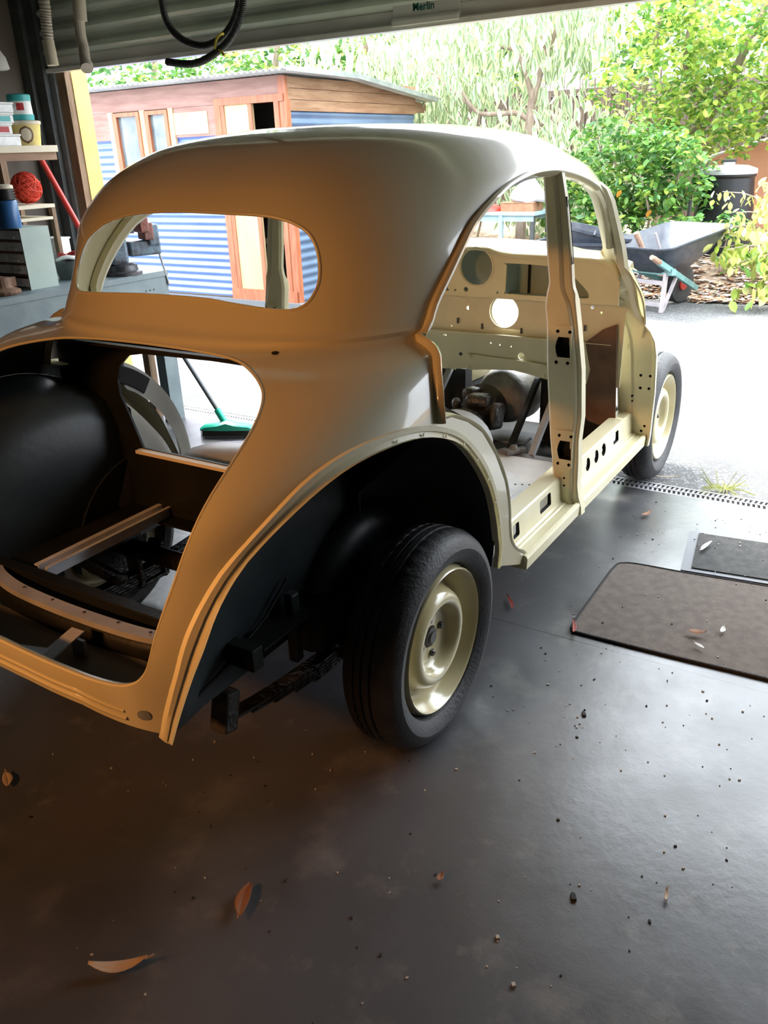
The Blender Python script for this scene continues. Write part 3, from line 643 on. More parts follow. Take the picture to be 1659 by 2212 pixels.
# seat pan over the axle with its hump
sp_ = MB(); sp_.bb(.0, .36, .26, 1.14, .470, .478)
sp_.build('rear_seat_pan', M['black_paint'], car)
rows = []
for x, h in ((.04, .0), (.06, .10), (.12, .165), (.20, .19), (.28, .17), (.33, .10), (.35, .0)):
    rows.append([(x, YC+.42*math.cos(R(t)), .475+h*math.sin(R(t))**.6 if h else .475) for t in range(0, 181, 12)])
MB().loft(rows, close_u=False).build('axle_tunnel_hump', M['grey_paint'], car, smooth=True)
# rear bulkhead with its D-shaped opening
bk = MB().prism([(.24, .47), (1.16, .47), (1.16, .68), (1.36, .87), (1.35, .97), (1.295, 1.028), (.105, 1.028), (.05, .97), (.04, .87), (.24, .68)], -.012, -.004, 'x').build('rear_bulkhead', M['black_paint'], car)
dh = [(1.03, .68), (1.065, .77), (1.095, .84), (1.095, .885), (1.075, .93), (1.03, .965), (.97, .975), (.70, .98)]
dh = dh+[(2*YC-a, b_) for a, b_ in reversed(dh[:-1])]
boolcut(bk, [MB().prism(dh, -.1, .1, 'x')])
MB().bb(-.035, .0, .36, 1.04, .668, .678).build('bulkhead_lit_edge', M['shelf_board'], car)  # pale strip stands for the lit top edge of the bulkhead
MB().bb(-.035, -.004, .15, 1.25, 1.022, 1.030).bb(-.14, -.12, .2, 1.2, 1.022, 1.030).build('parcel_shelf', M['black_paint'], car)
# inner rear quarters seen through the opening
def quarter(T):
    rows = []
    for t in range(-14, 69, 6):
        a = R(t); cx, cz = .0, .46
        rows.append([tuple(T(Vector((cx+r_*math.cos(a)*1.0, y, cz+r_*math.sin(a)*1.05)))) for r_, y in ((.425, .05), (.44, .10), (.41, .115), (.365, .125), (.355, .14))])
    o = MB().loft(rows, close_u=False).build('inner_wheelhouse', M['quarter'], car, smooth=True, auto=50)
    q = []
    for t in range(38, 58, 3): q.append((t, .405))
    pts = [(.0+r_*math.cos(R(t)), .46+r_*1.05*math.sin(R(t))) for t, r_ in [(t, .425) for t in range(50, 76, 4)]+[(t, .37) for t in range(74, 49, -4)]]
    y0, y1 = sorted((T(Vector((0, .10, 0))).y, T(Vector((0, .128, 0))).y))
    MB().prism(pts, y0, y1, 'y').build('access_slot', M['hole'], o, bevel=.004)
both(quarter)
# boot floor framing
def chan(pts, w, h, name, m, lipm=None):
    mb = MB(); a, b_ = Vector(pts[0]), Vector(pts[1]); d = (b_-a); L = d.length; d.normalize(); sd = d.cross(Vector((0, 0, 1)))
    prof = [(-w/2-.018, 0), (-w/2, 0), (-w/2, -h), (w/2, -h), (w/2, 0), (w/2+.012, 0), (w/2+.012, -.004), (w/2+.004, -.004), (w/2+.004, -h-.004), (-w/2-.004, -h-.004), (-w/2-.004, -.004), (-w/2-.018, -.004)]
    mb.loft([[tuple(q+sd*u+Vector((0, 0, v))) for u, v in prof] for q in (a, b_)]); return mb.build(name, m, car)
chan(((-.47, .965, .50), (.16, .975, .50)), .026, .03, 'chassis_rail', M['rail_daylit'])
chan(((-.47, .435, .50), (.16, .425, .50)), .026, .03, 'chassis_rail', M['rail_daylit'])
MB().bb(-.51, -.475, .20, 1.22, .44, .495).bb(-.475, -.468, .22, 1.2, .44, .444).build('cross_member', M['black_paint'], car, bevel=.003)
rr = smooth_curve([(-.50, 1.12, .48), (-.525, 1.08, .492), (-.555, 1.01, .498), (-.575, .90, .498), (-.585, .70, .50), (-.575, .50, .498), (-.555, .39, .498), (-.525, .32, .492), (-.50, .28, .48)], 5)
rows = [[tuple(p+Vector(v)) for v in ((.016, 0, .002), (-.018, 0, .002), (-.020, 0, -.02), (-.016, 0, -.02), (-.015, 0, -.004), (.016, 0, -.004))] for p in rr]
rf = MB().loft(rows).build('boot_floor_flange', M['grey_paint'], car, smooth=True, auto=30)
for y in (.45, .55, .66, .78, .9): MB().lathe([(.001, .0012), (.004, .0012), (.004, 0)], (-.582+.02*abs(y-.7)*3, y, .5025), 'z', 8).build('flange_hole', M['hole'], rf)
rows = [[tuple(p+Vector(v)) for v in ((-.016, 0, -.004), (-.03, 0, -.055))] for p in rr]
MB().loft(rows, close_u=False).build('well_front_wall', M['black_paint'], car, smooth=True, solid=.002)
MB().prism([(-.60, .27), (-.60, 1.13), (-.69, 1.12), (-.725, 1.0), (-.745, .70), (-.725, .40), (-.69, .28)], .442, .446, 'z').build('boot_well_floor', M['shaded_grey'], car)
MB().bb(-.47, .0, 1.0, 1.2, .475, .48).bb(-.47, .0, .2, .40, .475, .48).bb(-.06, .0, .40, 1.0, .46, .466).build('boot_floor', M['black_paint'], car)
bs = MB(); bs.box((-.70, .600, .495), (.115, .040, .004), rz=.05, ry=-.18); bs.box((-.765, .615, .508), (.05, .075, .003), rz=.3); bs.bb(-.655, -.648, .578, .622, .44, .487)
bs.build('latch_bracket', M['grey_paint'], car)
MB().lathe([(.001, .001), (.006, .001), (.006, 0)], (-.668, .600, .4905), 'z', 8).build('bracket_hole', M['hole'], car)
# body plug and holes in the rear skin
h, nn = on_rear(.205, .47)
def lerp_tail(y):
    for (a, b_), (c, d) in zip(tail, tail[1:]):
        if a <= y <= c: return b_+(d-b_)*(y-a)/(c-a)
    return tail[-1][1]
def disc(name, y, z, r_, m, off=.0015):
    h, nn = on_rear(y, z); nn = nn if nn.x < 0 else -nn; q = nn.to_track_quat('Z', 'Y').to_matrix()
    mb = MB(); mb.add([h+nn*off+q @ Vector((r_*math.cos(a), r_*math.sin(a), 0)) for a in np.linspace(0, 2*math.pi, 20)[:-1]]+[h+nn*(off+.001)], [(i, (i+1) % 19, 19) for i in range(19)]); return mb.build(name, m, car)
# double ridge pressed along the foot of the tail panel
for dz, r0 in ((.020, .0055), (.040, .0042)):
    pts = []
    for y in np.linspace(.30, 1.10, 60):
        zb = lerp_tail(y)+dz; h_, _n = on_rear(y, zb); pts.append(h_+Vector((.001, 0, 0)))
    MB().tube(pts, r0, 8).build('pressed_ridge', M['cream'], car, smooth=True)
disc('body_plug', .262, .478, .014, M['steel_galv'])
disc('aerial_hole', .327, 1.073, .008, M['hole'])

# scuttle, dash panel, glove boxes, firewall
dash = [(.085, .90), (.085, .985), (.10, 1.03), (.14, 1.06), (.22, 1.067), (.39, 1.073), (.54, 1.075), (.60, 1.082), (.64, 1.095), (.70, 1.100)]
dash = dash+[(2*YC-a, b_) for a, b_ in reversed(dash[:-1])]
do = MB().prism(dash+[], 1.615, 1.623, 'x').build('dash_panel', M['cream_in'], car)
gl = [(.562, 1.036), (.57, 1.045), (.38, 1.040), (.30, 1.022), (.25, .985), (.212, .948), (.206, .930), (.225, .921), (.38, .920), (.555, .922), (.565, .932)]
gl = [(p.x, p.y) for p in smooth_curve([(a, b_, 0) for a, b_ in gl], 2, True)]
cs = [MB().prism(arc((.70, 1.025), .0735, 0, 350, 35), 1.5, 1.7, 'x'), MB().prism(gl, 1.5, 1.7, 'x'), MB().prism([(2*YC-a, b_) for a, b_ in reversed(gl)], 1.5, 1.7, 'x'), MB().prism(arc((.748, .930), .011, 0, 330, 11), 1.5, 1.7, 'x')]
for y in (.800, .840, .60, .545): cs.append(MB().prism(arc((y, .9245), .0055, 0, 324, 9), 1.5, 1.7, 'x'))
boolcut(do, cs)
MB().lathe([(.0755, .0), (.0785, -.004), (.082, -.003), (.084, .002)], (1.614, .70, 1.025), 'x', 40).build('instrument_rim', M['cream_in'], car, smooth=True)
# padded top roll between dash and windscreen
ed = [(a, b_) for a, b_ in dash if b_ > .98]; N = 40
def lerp_poly(P_, y): 
    for (a, b_), (c, d) in zip(P_, P_[1:]):
        if a <= y <= c: return b_+(d-b_)*(y-a)/(c-a+1e-9)
    return P_[0][1] if y < P_[0][0] else P_[-1][1]
wsb = [(.085, 1.03), (.20, 1.068), (.29, 1.074), (.345, 1.086), (.44, 1.102), (.60, 1.110), (.70, 1.111)]; wsb = wsb+[(2*YC-a, b_) for a, b_ in reversed(wsb[:-1])]
rows = []
for y in np.linspace(.09, 1.31, 61):
    z0 = lerp_poly(ed, y); z1 = lerp_poly(wsb, y); e = abs(y-.7)/.61; xw = 1.752+.02*e
    rows.append([(1.612, y, z0-.006), (1.610, y, z0+.001), (1.616, y, z0+.008), (1.64, y, z0+.011), (1.70, y, (z0+z1)/2+.002), (xw-.02, y, z1+.000), (xw-.004, y, z1+.010), (xw+.004, y, z1+.016), (xw+.012, y, z1+.012), (xw+.03, y, z1-.012), (1.86, y, z1-.03)])
MB().loft(rows, close_u=False).build('scuttle_top', M['cream_in'], car, smooth=True, solid=.003, auto=60)
MB().bb(1.741, 1.747, .60, .97, .90, 1.09).bb(1.74, 1.746, .19, .63, .88, 1.06).bb(1.74, 1.746, .95, 1.30, .88, 1.06).bb(1.625, 1.74, .19, .60, .903, .907).bb(1.625, 1.74, .80, 1.28, .903, .907).build('glovebox_liner', M['cab'], car)
MB().bb(1.720, 1.738, .505, .509, .91, 1.05).build('liner_strut', M['black_paint'], car)
# lower panels
fw = MB(); fw.bb(1.775, 1.781, .10, 1.30, .53, .905)
o = fw.build('firewall', M['cream_in'], car)
archp = [(.42, .40), (.42, .545), (.50, .562), (.58, .570), (.72, .560), (.80, .545), (.88, .535), (.88, .40)]
cs = [MB().prism(arc((.627, .818), .0715, 0, 350, 35), 1.6, 1.9, 'x'), MB().prism(archp, 1.6, 1.9, 'x'), MB().prism(arc((.55, .625), .016, 0, 340, 17), 1.6, 1.9, 'x'), MB().prism(arc((.815, .822), .009, 0, 330, 11), 1.6, 1.9, 'x')]
for y, z, r_ in ((.94, .690, .003), (.93, .69, .004), (.70, .672, .004), (.655, .667, .004), (.60, .664, .004), (.45, .82, .005), (.24, .86, .007), (.20, .84, .005), (.90, .735, .003)): cs.append(MB().prism(arc((y, z), r_, 0, 324, 9), 1.6, 1.9, 'x'))
boolcut(o, cs)
fp = MB().bb(1.757, 1.764, .405, .803, .745, .878).bb(1.757, 1.79, .400, .405, .745, .878).build('heater_panel', M['cream_in'], o); fp2 = fp
boolcut(fp, [MB().prism(arc((.632, .818), .0695, 0, 350, 35), 1.6, 1.9, 'x')])
MB().bb(1.745, 1.785, .10, 1.30, .893, .903).build('dash_lower_rail', M['cream_in'], car, bevel=.003)
MB().bb(1.755, 1.78, .14, 1.26, .708, .716).build('firewall_ledge', M['cream_in'], car, bevel=.003)
MB().prism([(.80, .54), (.815, .615), (.50, .605), (.405, .60), (.42, .535), (.52, .552), (.58, .56), (.72, .55)], 1.762, 1.768, 'x').build('tunnel_plate', M['cream_in'], car)
for y, z in ((.795, .602), (.800, .552), (.43, .592), (.435, .55)): MB().lathe([(.001, -.006), (.007, -.006), (.009, 0)], (1.761, y, z), 'x', 8).build('plate_bolt', M['cream_in'], car)
MB().lathe([(.001, -.002), (.008, -.002), (.008, 0)], (1.774, .852, .608), 'x', 12).build('grommet', M['black_plastic'], car)
for y, z in ((.735, .748), (.545, .742), (.858, .765), (.26, .775)): MB().bb(1.752, 1.760, y-.004, y+.004, z-.012, z+.012).build('trim_clip', M['bolt'], car)
# toe-board frame rails over the open floor, gearbox and bell housing, black subframe sheet
for y in (1.02, .915, .47, .365):
    rl = MB(); a, b_ = Vector((1.47, y, .285)), Vector((1.80, y, .55)); d = (b_-a).normalized(); nrm = Vector((-d.z, 0, d.x))
    rl.loft([[tuple(q+Vector((0, u, 0))+nrm*v) for u, v in ((-.012, 0), (.012, 0), (.012, .003), (-.009, .003), (-.009, -.022), (-.012, -.022))] for q in (a, b_)]); rl = rl.build('toeboard_rail', M['grey_paint'] if y in (.915, .365) else M['black_paint'], car)
    for k in range(4):
        q = a.lerp(b_, .15+.22*k)+nrm*.0035; MB().lathe([(.0008, .0005), (.0035, 0)], (q.x, q.y, q.z), 'z', 8).build('rail_hole', M['hole'], rl)
for y0, y1 in ((.14, .46), (.84, 1.26)): MB().bb(1.80, 1.87, y0, y1, .24, .53).build('front_bulkhead_corner', M['black_paint'], car)
MB().bb(1.53, 2.06, .30, 1.10, .20, .23).build('black_subframe_sheet', M['black_paint'], car)  # front subframe drawn as a black sheet, added to hide the bright ground
MB().bb(1.46, 1.52, .14, 1.26, .235, .268).build('cross_rail', M['grey_paint'], car, bevel=.004)
for y in (.41, .99): MB().bb(1.875, 2.75, y-.03, y+.03, .30, .38).build('front_chassis_leg', M['black_paint'], car, bevel=.006)
gx = []
for x, ry_, rz_, zc in ((1.42, .04, .04, .33), (1.46, .06, .06, .335), (1.49, .095, .085, .34), (1.52, .098, .09, .345), (1.525, .08, .075, .35), (1.60, .09, .085, .36), (1.68, .10, .09, .37), (1.72, .115, .11, .385)):
    gx.append([(x, .70+ry_*math.cos(R(t)), zc+rz_*math.sin(R(t))) for t in range(0, 360, 15)])
MB().loft(gx).build('gearbox', M['greasy'], car, smooth=True, auto=40)
MB().box((1.60, .67, .455), (.13, .11, .05), rz=.25, ry=.15).box((1.60, .585, .39), (.10, .04, .12), ry=.2).box((1.55, .76, .44), (.06, .04, .05), rz=.5).box((1.67, .74, .46), (.08, .07, .05), rz=-.3).build('gearbox_cover', M['greasy'], car, bevel=.019, smooth=True, auto=80)
MB().tube(smooth_curve([(1.42, .70, .345), (1.38, .70, .34), (1.34, .70, .33)], 3), [.035, .036, .037, .04, .045, .048, .05], 16).build('rubber_boot', M['black_plastic'], car, smooth=True)
gx = []
for x, r_ in ((1.72, .10), (1.74, .12), (1.79, .135), (1.86, .145), (1.90, .15), (1.92, .14)):
    gx.append([(x, .63+r_*math.cos(R(t)), .43+r_*.95*math.sin(R(t))) for t in range(0, 360, 12)])
MB().loft(gx).build('bell_housing', M['alloy'], car, smooth=True, auto=50)
MB().tube(smooth_curve([(1.52, .56, .30), (1.50, .50, .31), (1.53, .44, .30), (1.60, .42, .31)], 6), .006, 8).build('cable', M['black_plastic'], car, smooth=True)
md_ = MB().box((1.49, .455, .285), (.10, .06, .018), rz=-.5).lathe([(.001, .022), (.014, .022), (.018, .012), (.026, .009), (.026, .0)], (1.49, .45, .287), 'z', 14).build('mounting_bracket', M['alloy'], car, bevel=.003)
MB().prism([(.254, .716), (.182, .775), (.125, .80), (.10, .40), (.170, .362), (.22, .375), (.258, .42), (.225, .60)], 1.755, 1.761, 'x').build('kick_panel', M['rust'], car)
# engine bay inner wings and a front cross panel
def wing(T):
    rows = []
    for x, zt, yo in ((1.86, .90, 0), (1.93, .92, 0), (1.96, .915, .01), (1.99, .86, .05), (2.05, .76, .22), (2.3, .70, .25), (2.7, .66, .25)):
        rows.append([tuple(T(Vector(v))) for v in ((x, .10+yo, zt-.22), (x, .112+yo, zt-.02), (x, .125+yo, zt), (x, .18+yo, zt), (x, .21+yo, zt-.02), (x, .24+yo, .40))])
    MB().loft(rows, close_u=False).build('inner_wing', M['cream_in'], car, smooth=True, solid=.003, auto=35)
both(wing)
MB().bb(2.70, 2.72, .38, 1.02, .34, .64).build('radiator_panel', M['cream_in'], car)

# wheels
def wheel():
    root = empty('wheel', (0, 0, 0))
    t = MB()
    pf_ = [(.205, .022), (.215, -.004), (.232, -.016), (.252, -.020), (.272, -.014), (.285, -.002), (.292, .012), (.2965, .022), (.298, .030), (.298, .044), (.292, .046), (.292, .051), (.2985, .053), (.299, .073), (.293, .075), (.293, .080), (.299, .082), (.2985, .102), (.292, .104), (.292, .109), (.298, .111), (.298, .124), (.292, .142), (.28, .158), (.255, .172), (.23, .166), (.205, .135)]
    pf = [(r_, y if y < .02 else .02+(y-.02)*.80) for r_, y in pf_]
    n = 144; vs = []; fs = []; L = len(pf)
    for i in range(n):
        a = 2*math.pi*i/n
        for j, (r_, y) in enumerate(pf):
            rr_ = r_
            if (3 <= j-3 <= 6 or 17 <= j <= 21) and i % 3 == 0 and r_ > .295: rr_ = r_-.0035
            vs.append((rr_*math.cos(a), y, .0+rr_*math.sin(a)))
    for i in range(n):
        for j in range(L-1): fs.append((i*L+j, ((i+1) % n)*L+j, ((i+1) % n)*L+j+1, i*L+j+1))
    t.add(vs, fs); t.build('tyre', M['tyre'], root, smooth=True, auto=28)
    r_ = MB().lathe([(.207, .112), (.195, .105), (.165, .108), (.160, .06), (.166, .040), (.174, .026), (.180, .012), (.186, .006), (.190, -.003), (.195, -.007), (.199, -.004), (.199, .006), (.205, .014)], (0, 0, 0), 'y', 72)
    r_.lathe([(.163, .060), (.150, .056), (.144, .044), (.138, .028), (.131, .014), (.121, .006), (.110, .003), (.099, .007), (.092, .018), (.087, .032), (.080, .040), (.064, .043), (.044, .043), (.031, .041), (.029, .046), (.029, .06)], (0, 0, 0), 'y', 72)
    r_.build('wheel_rim', M['cream_wheel'], root, smooth=True, auto=70)
    hb = MB().lathe([(.001, .030), (.016, .030), (.0175, .034), (.026, .036), (.029, .042), (.029, .10)], (0, 0, 0), 'y', 28).build('hub', M['bolt'], root, smooth=True)
    MB().lathe([(.027, .04), (.055, .07), (.11, .09), (.13, .12), (.13, .15), (.02, .15)], (0, 0, 0), 'y', 40).build('brake_drum', M['greasy'], root, smooth=True)
    for k in range(4):
        a = R(14+90*k); cx, cz = .054*math.cos(a), .054*math.sin(a)
        MB().lathe([(.001, .032), (.007, .032), (.0095, .035), (.0105, .046)], (cx, 0, cz), 'y', 6).build('wheel_nut', M['bolt'], root)
    MB().tube([(.150*math.cos(R(-38)), .052, .150*math.sin(R(-38))), (.150*math.cos(R(-38)), .020, .150*math.sin(R(-38)))], .004, 8).build('tyre_valve', M['black_plastic'], root)
    return root
w0 = wheel()
def put_wheel(o, x, y, flip, rot=0.0):
    o.parent = car; o.matrix_parent_inverse = car.matrix_basis.inverted()
    o.location = (x, y, .3); o.rotation_euler = (0, rot, math.pi if flip else 0)
ws_ = [w0]+[copy_tree(w0) for _ in range(3)]
put_wheel(ws_[0], 0, 0, False, R(6)); put_wheel(ws_[1], 2.184, 0, False, R(30)); put_wheel(ws_[2], 0, 1.40, True); put_wheel(ws_[3], 2.184, 1.40, True)
# rear axle, springs
ax = MB().lathe([(.03, .10), (.032, .50), (.06, .56), (.115, .62), (.12, .70), (.115, .78), (.06, .84), (.032, .90), (.03, 1.30)], (0, 0, .30), 'y', 24)
ax.build('rear_axle', M['greasy'], car, smooth=True)
def spring(T):
    for k, (L, dz) in enumerate(((.52, 0), (.44, -.010), (.36, -.020), (.28, -.030), (.2, -.04))):
        rows = []
        for u in np.linspace(-1, 1, 17):
            x = L*u-.02; z = .245+dz+.055*(L*u/.52)**2
            rows.append([tuple(T(Vector((x, y, z+v)))) for y, v in ((.265, 0), (.265, .007), (.305, .007), (.305, 0))])
        MB().loft(rows).build('spring_leaf', M['greasy'], car)
    MB().box(tuple(T(Vector((-.53, .285, .325)))), (.045, .05, .10), ry=.25).build('spring_shackle', M['greasy'], car, bevel=.006)
    mb = MB()
    for dx in (-.05, .05): mb.box(tuple(T(Vector((dx, .285, .26)))), (.016, .06, .13))
    mb.box(tuple(T(Vector((0, .285, .205)))), (.13, .06, .012)); mb.box(tuple(T(Vector((0, .285, .31)))), (.13, .06, .012)); mb.build('spring_clamp', M['greasy'], car, bevel=.004)
    MB().tube([T(Vector(p)) for p in ((-.05, .25, .21), (-.14, .30, .27), (-.28, .30, .42))], .022, 12).build('shock_absorber', M['greasy'], car, smooth=True)
both(spring)
MB().tube([(2.184, .12, .30), (2.184, 1.28, .30)], .03, 12).build('front_axle_beam', M['greasy'], car, smooth=True)
MB().tube([(.12, .70, .30), (1.36, .70, .33)], .028, 14).build('propeller_shaft', M['greasy'], car, smooth=True)

# ================================================================== OUTDOORS
# ---- shed of blue corrugated iron
shed = empty('garden_shed', (6.6, 6.8, 0)); tag(shed, 'timber framed shed clad in blue corrugated iron beyond the driveway', 'shed')
def corr(mb, axis, a0, a1, z0, z1, at, amp=.011, pitch=.076, seg=8):
    """horizontal corrugations: sheet in the plane x=at (axis 'y' runs a0..a1) or y=at (axis 'x')"""
    n = int((z1-z0)/pitch*seg); rows = []
    for i in range(n+1):
        z = z0+(z1-z0)*i/n; d = amp*math.sin(2*math.pi*(z-z0)/pitch)
        rows.append([((at-d, a, z) if axis == 'y' else (a, at-d, z)) for a in (a0, a1)])
    mb.loft(rows, close_u=False)
FX = 5.42
ir = MB()
corr(ir, 'y', 5.50, 9.6, .06, 1.00, FX); corr(ir, 'y', 5.50, 6.14, 1.00, 1.70, FX); corr(ir, 'y', 7.10, 9.6, 1.00, 1.72, FX)
ir.build('iron_cladding', M['blue_iron'], shed, smooth=True, auto=80)
sd = MB(); corr(sd, 'x', 5.46, 7.9, .05, 1.88, 4.60, pitch=.085, amp=.010); sd.build('side_cladding', M['dark_blue_iron'], shed, smooth=True, auto=80)
MB().bb(FX+.014, FX+.022, 5.50, 9.6, .05, 2.19).build('wall_lining', M['ply'], shed)
fb = MB(); fb.bb(FX-.03, FX+.0, 4.60, 9.6, 1.98, 2.19); fb.bb(FX-.022, FX, 5.50, 6.15, 1.695, 1.98).bb(FX-.022, FX, 7.06, 9.6, 1.70, 1.98); fb.build('fascia_board', M['redwood'], shed)
MB().bb(FX-.028, FX, 5.62, 6.10, 1.72, 1.93).build('pale_panel', M['ply'], shed)
sb = MB()
for k in range(3): sb.bb(FX+.0, 7.9, 4.575, 4.60, 1.88+k*.10, 1.975+k*.10)
sb.build('side_boards', M['brown_board'], shed)
MB().bb(FX-.04, FX+.03, 4.575, 4.66, .02, 2.18).build('corner_post', M['frame_red'], shed)
# roof: corrugated, edge shows the wave
rf = MB(); n = int(5.6/.076*8); rows = []
for i in range(n+1):
    y = 4.40+5.6*i/n; d = .011*math.sin(2*math.pi*(y-4.4)/.076); rows.append([(5.16, y, 2.215+d), (6.4, y, 2.20+d), (8.2, y, 2.02+d)])
rf.loft(rows, close_u=False); rf.build('roof', M['roof_iron'], shed, smooth=True, solid=.003, auto=80)
MB().prism([(5.2, 2.20), (5.2, 2.245), (6.4, 2.235), (8.2, 2.05), (8.2, 2.0), (6.4, 2.185)], 4.385, 4.40, 'y').build('roof_flashing', M['steel_galv'], shed)
MB().prism([(5.48, 2.18), (8.2, 2.0), (8.2, 1.9), (5.48, 1.9)], 4.60, 4.62, 'y').build('gable_board', M['brown_board'], shed)
# windows: frame with glass
for y0, y1 in ((6.17, 6.52), (6.60, 7.02)):
    f = MB().bb(FX-.05, FX+.02, y0, y0+.05, 1.02, 1.96).bb(FX-.05, FX+.02, y1-.065, y1, 1.02, 1.96).bb(FX-.05, FX+.02, y0, y1, 1.93, 1.97).bb(FX-.06, FX+.02, y0, y1, .98, 1.03).build('window_frame', M['frame_red'], shed)
    MB().bb(FX-.015, FX-.008, y0+.05, y1-.065, 1.03, 1.93).build('pane', M['glass'], f)
MB().bb(FX-.035, FX, 6.52, 6.60, 1.0, 1.98).bb(FX-.035, FX, 6.10, 6.17, 1.0, 1.98).bb(FX-.035, FX, 7.02, 7.10, 1.0, 1.98).build('window_stud', M['ply'], shed)
# doorway
MB().bb(FX-.05, FX+.03, 5.42, 5.50, .06, 2.02).bb(FX-.05, FX+.03, 4.60, 5.50, 1.965, 2.03).bb(FX-.05, FX+.03, 4.66, 4.72, .10, 1.97).build('door_frame', M['frame_red'], shed)
MB().bb(FX-.06, FX+.06, 4.60, 5.50, .03, .16).build('door_sill', M['frame_red'], shed)
dl = MB().bb(FX-.035, FX-.005, 5.01, 5.42, .16, 1.965).build('shed_door', M['ply'], shed); MB().bb(FX-.042, FX-.035, 5.01, 5.06, .16, 1.965).bb(FX-.045, FX-.035, 5.37, 5.42, .16, 1.965).build('door_stile', M['frame_red'], dl)
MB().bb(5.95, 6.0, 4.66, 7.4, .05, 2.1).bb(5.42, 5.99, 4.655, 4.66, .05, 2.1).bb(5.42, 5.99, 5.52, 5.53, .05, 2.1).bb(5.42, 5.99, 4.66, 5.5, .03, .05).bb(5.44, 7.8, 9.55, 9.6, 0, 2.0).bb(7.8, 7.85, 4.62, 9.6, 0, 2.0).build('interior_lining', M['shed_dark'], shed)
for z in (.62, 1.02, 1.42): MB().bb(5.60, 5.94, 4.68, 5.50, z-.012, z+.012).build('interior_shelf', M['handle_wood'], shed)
MB().bb(FX-.10, FX+.2, 4.5, 9.6, -.01, .045).build('footing', M['slate'], shed)
def simple(name, mb, m, label, cat, loc, group=None, **kw):
    """one-part thing: geometry given around the origin, placed at loc"""
    o = mb.build(name, m, None, **kw); o.location = loc; tag(o, label, cat, group); return o
simple('spray_bottle', MB().lathe([(.001, 0), (.04, 0), (.042, .10), (.03, .13), (.012, .15), (.012, .18), (.001, .18)], n=16).box((-.02, 0, .19), (.06, .02, .03)), M['teal'], 'teal spray bottle on the lower shelf inside the shed doorway', 'bottle', (5.68, 4.84, .632), smooth=True)
simple('storage_box', MB().box((0, 0, .06), (.16, .10, .12)).box((0, 0, .125), (.17, .11, .014)), M['yellow_tub'], 'yellow box on the middle shelf inside the shed doorway', 'box', (5.68, 4.88, 1.032), bevel=.004)
simple('jar', MB().lathe([(.001, 0), (.035, 0), (.035, .09), (.025, .11), (.025, .13), (.001, .13)], n=16), M['white_plastic'], 'white jar on the top shelf inside the shed doorway', 'jar', (5.68, 4.80, 1.432), smooth=True)
simple('jar', MB().lathe([(.001, 0), (.03, 0), (.03, .07), (.022, .08), (.022, .10), (.001, .10)], n=16), M['yellow_tub'], 'small yellow jar on the top shelf inside the shed doorway', 'jar', (5.68, 4.90, 1.432), smooth=True)
simple('folded_frame', MB().tube([(0, 0, 0), (.02, -.02, .78), (.02, -.18, .80), (.0, -.24, .02)], .012, 8).tube([(0, -.04, .2), (.0, -.22, .22)], .008, 8).tube([(0, -.04, .5), (.0, -.2, .52)], .008, 8), M['black_plastic'], 'black tubular frame leaning on the dark side wall of the shed', 'frame', (5.62, 4.50, .0), smooth=True)

# ---- ground beyond the driveway
def ground(name, m, x0, x1, y0, y1, nx, ny, f):
    vs = [(x0+(x1-x0)*i/nx, y0+(y1-y0)*j/ny, f(x0+(x1-x0)*i/nx, y0+(y1-y0)*j/ny)) for i in range(nx+1) for j in range(ny+1)]
    fs_ = [(i*(ny+1)+j, (i+1)*(ny+1)+j, (i+1)*(ny+1)+j+1, i*(ny+1)+j+1) for i in range(nx) for j in range(ny)]
    o = MB().add(vs, fs_).build(name, m, None, smooth=True); o['kind'] = 'structure'; return o
rs = random.Random(3)
def edge(y): return 7.15+.12*math.sin(y*1.7)+.10*math.sin(y*4.1+1)
def gz(x, y):
    t = min(max((x-7.2)/1.3, 0), 1); return -.03+.34*t*t*(3-2*t)+(.03*math.sin(x*7+y*3)+.02*math.sin(y*11))*t+.03*min(1, max(0, (x-edge(y))/.2))
ground('ground_soil', M['soil'], 7.05, 22, -12, 18, 60, 100, gz)
def in_litter():
    mb = MB(); r_ = random.Random(5)
    for k in range(3800):
        y = r_.uniform(-.6, 4.2); x = edge(y)+abs(r_.gauss(0, .55))-.12; z = max(gz(x, y), -.004)+.012+r_.random()*.02
        mb.use(M['litter4'] if r_.random() < .22 else (M['litter1'] if r_.random() < .6 else M['litter2']))
        a = r_.uniform(0, 6.28); L = r_.uniform(.03, .075); w = L*r_.uniform(.25, .5); t1, t2 = r_.uniform(-.5, .5), r_.uniform(-.5, .5)
        ca, sa = math.cos(a), math.sin(a)
        P_ = [(x-L*ca, y-L*sa, z), (x+w*sa, y-w*ca, z+w*t1), (x+L*ca, y+L*sa, z+L*t2*.5), (x-w*sa, y+w*ca, z-w*t1*.3+.004)]
        mb.add(P_, [(0, 1, 2), (0, 2, 3)])
    o = mb.build('leaf_litter', None, None, normals=False); tag(o, 'dry fallen leaves carpeting the soil at the driveway edge', 'leaf litter', kind='stuff')
in_litter()

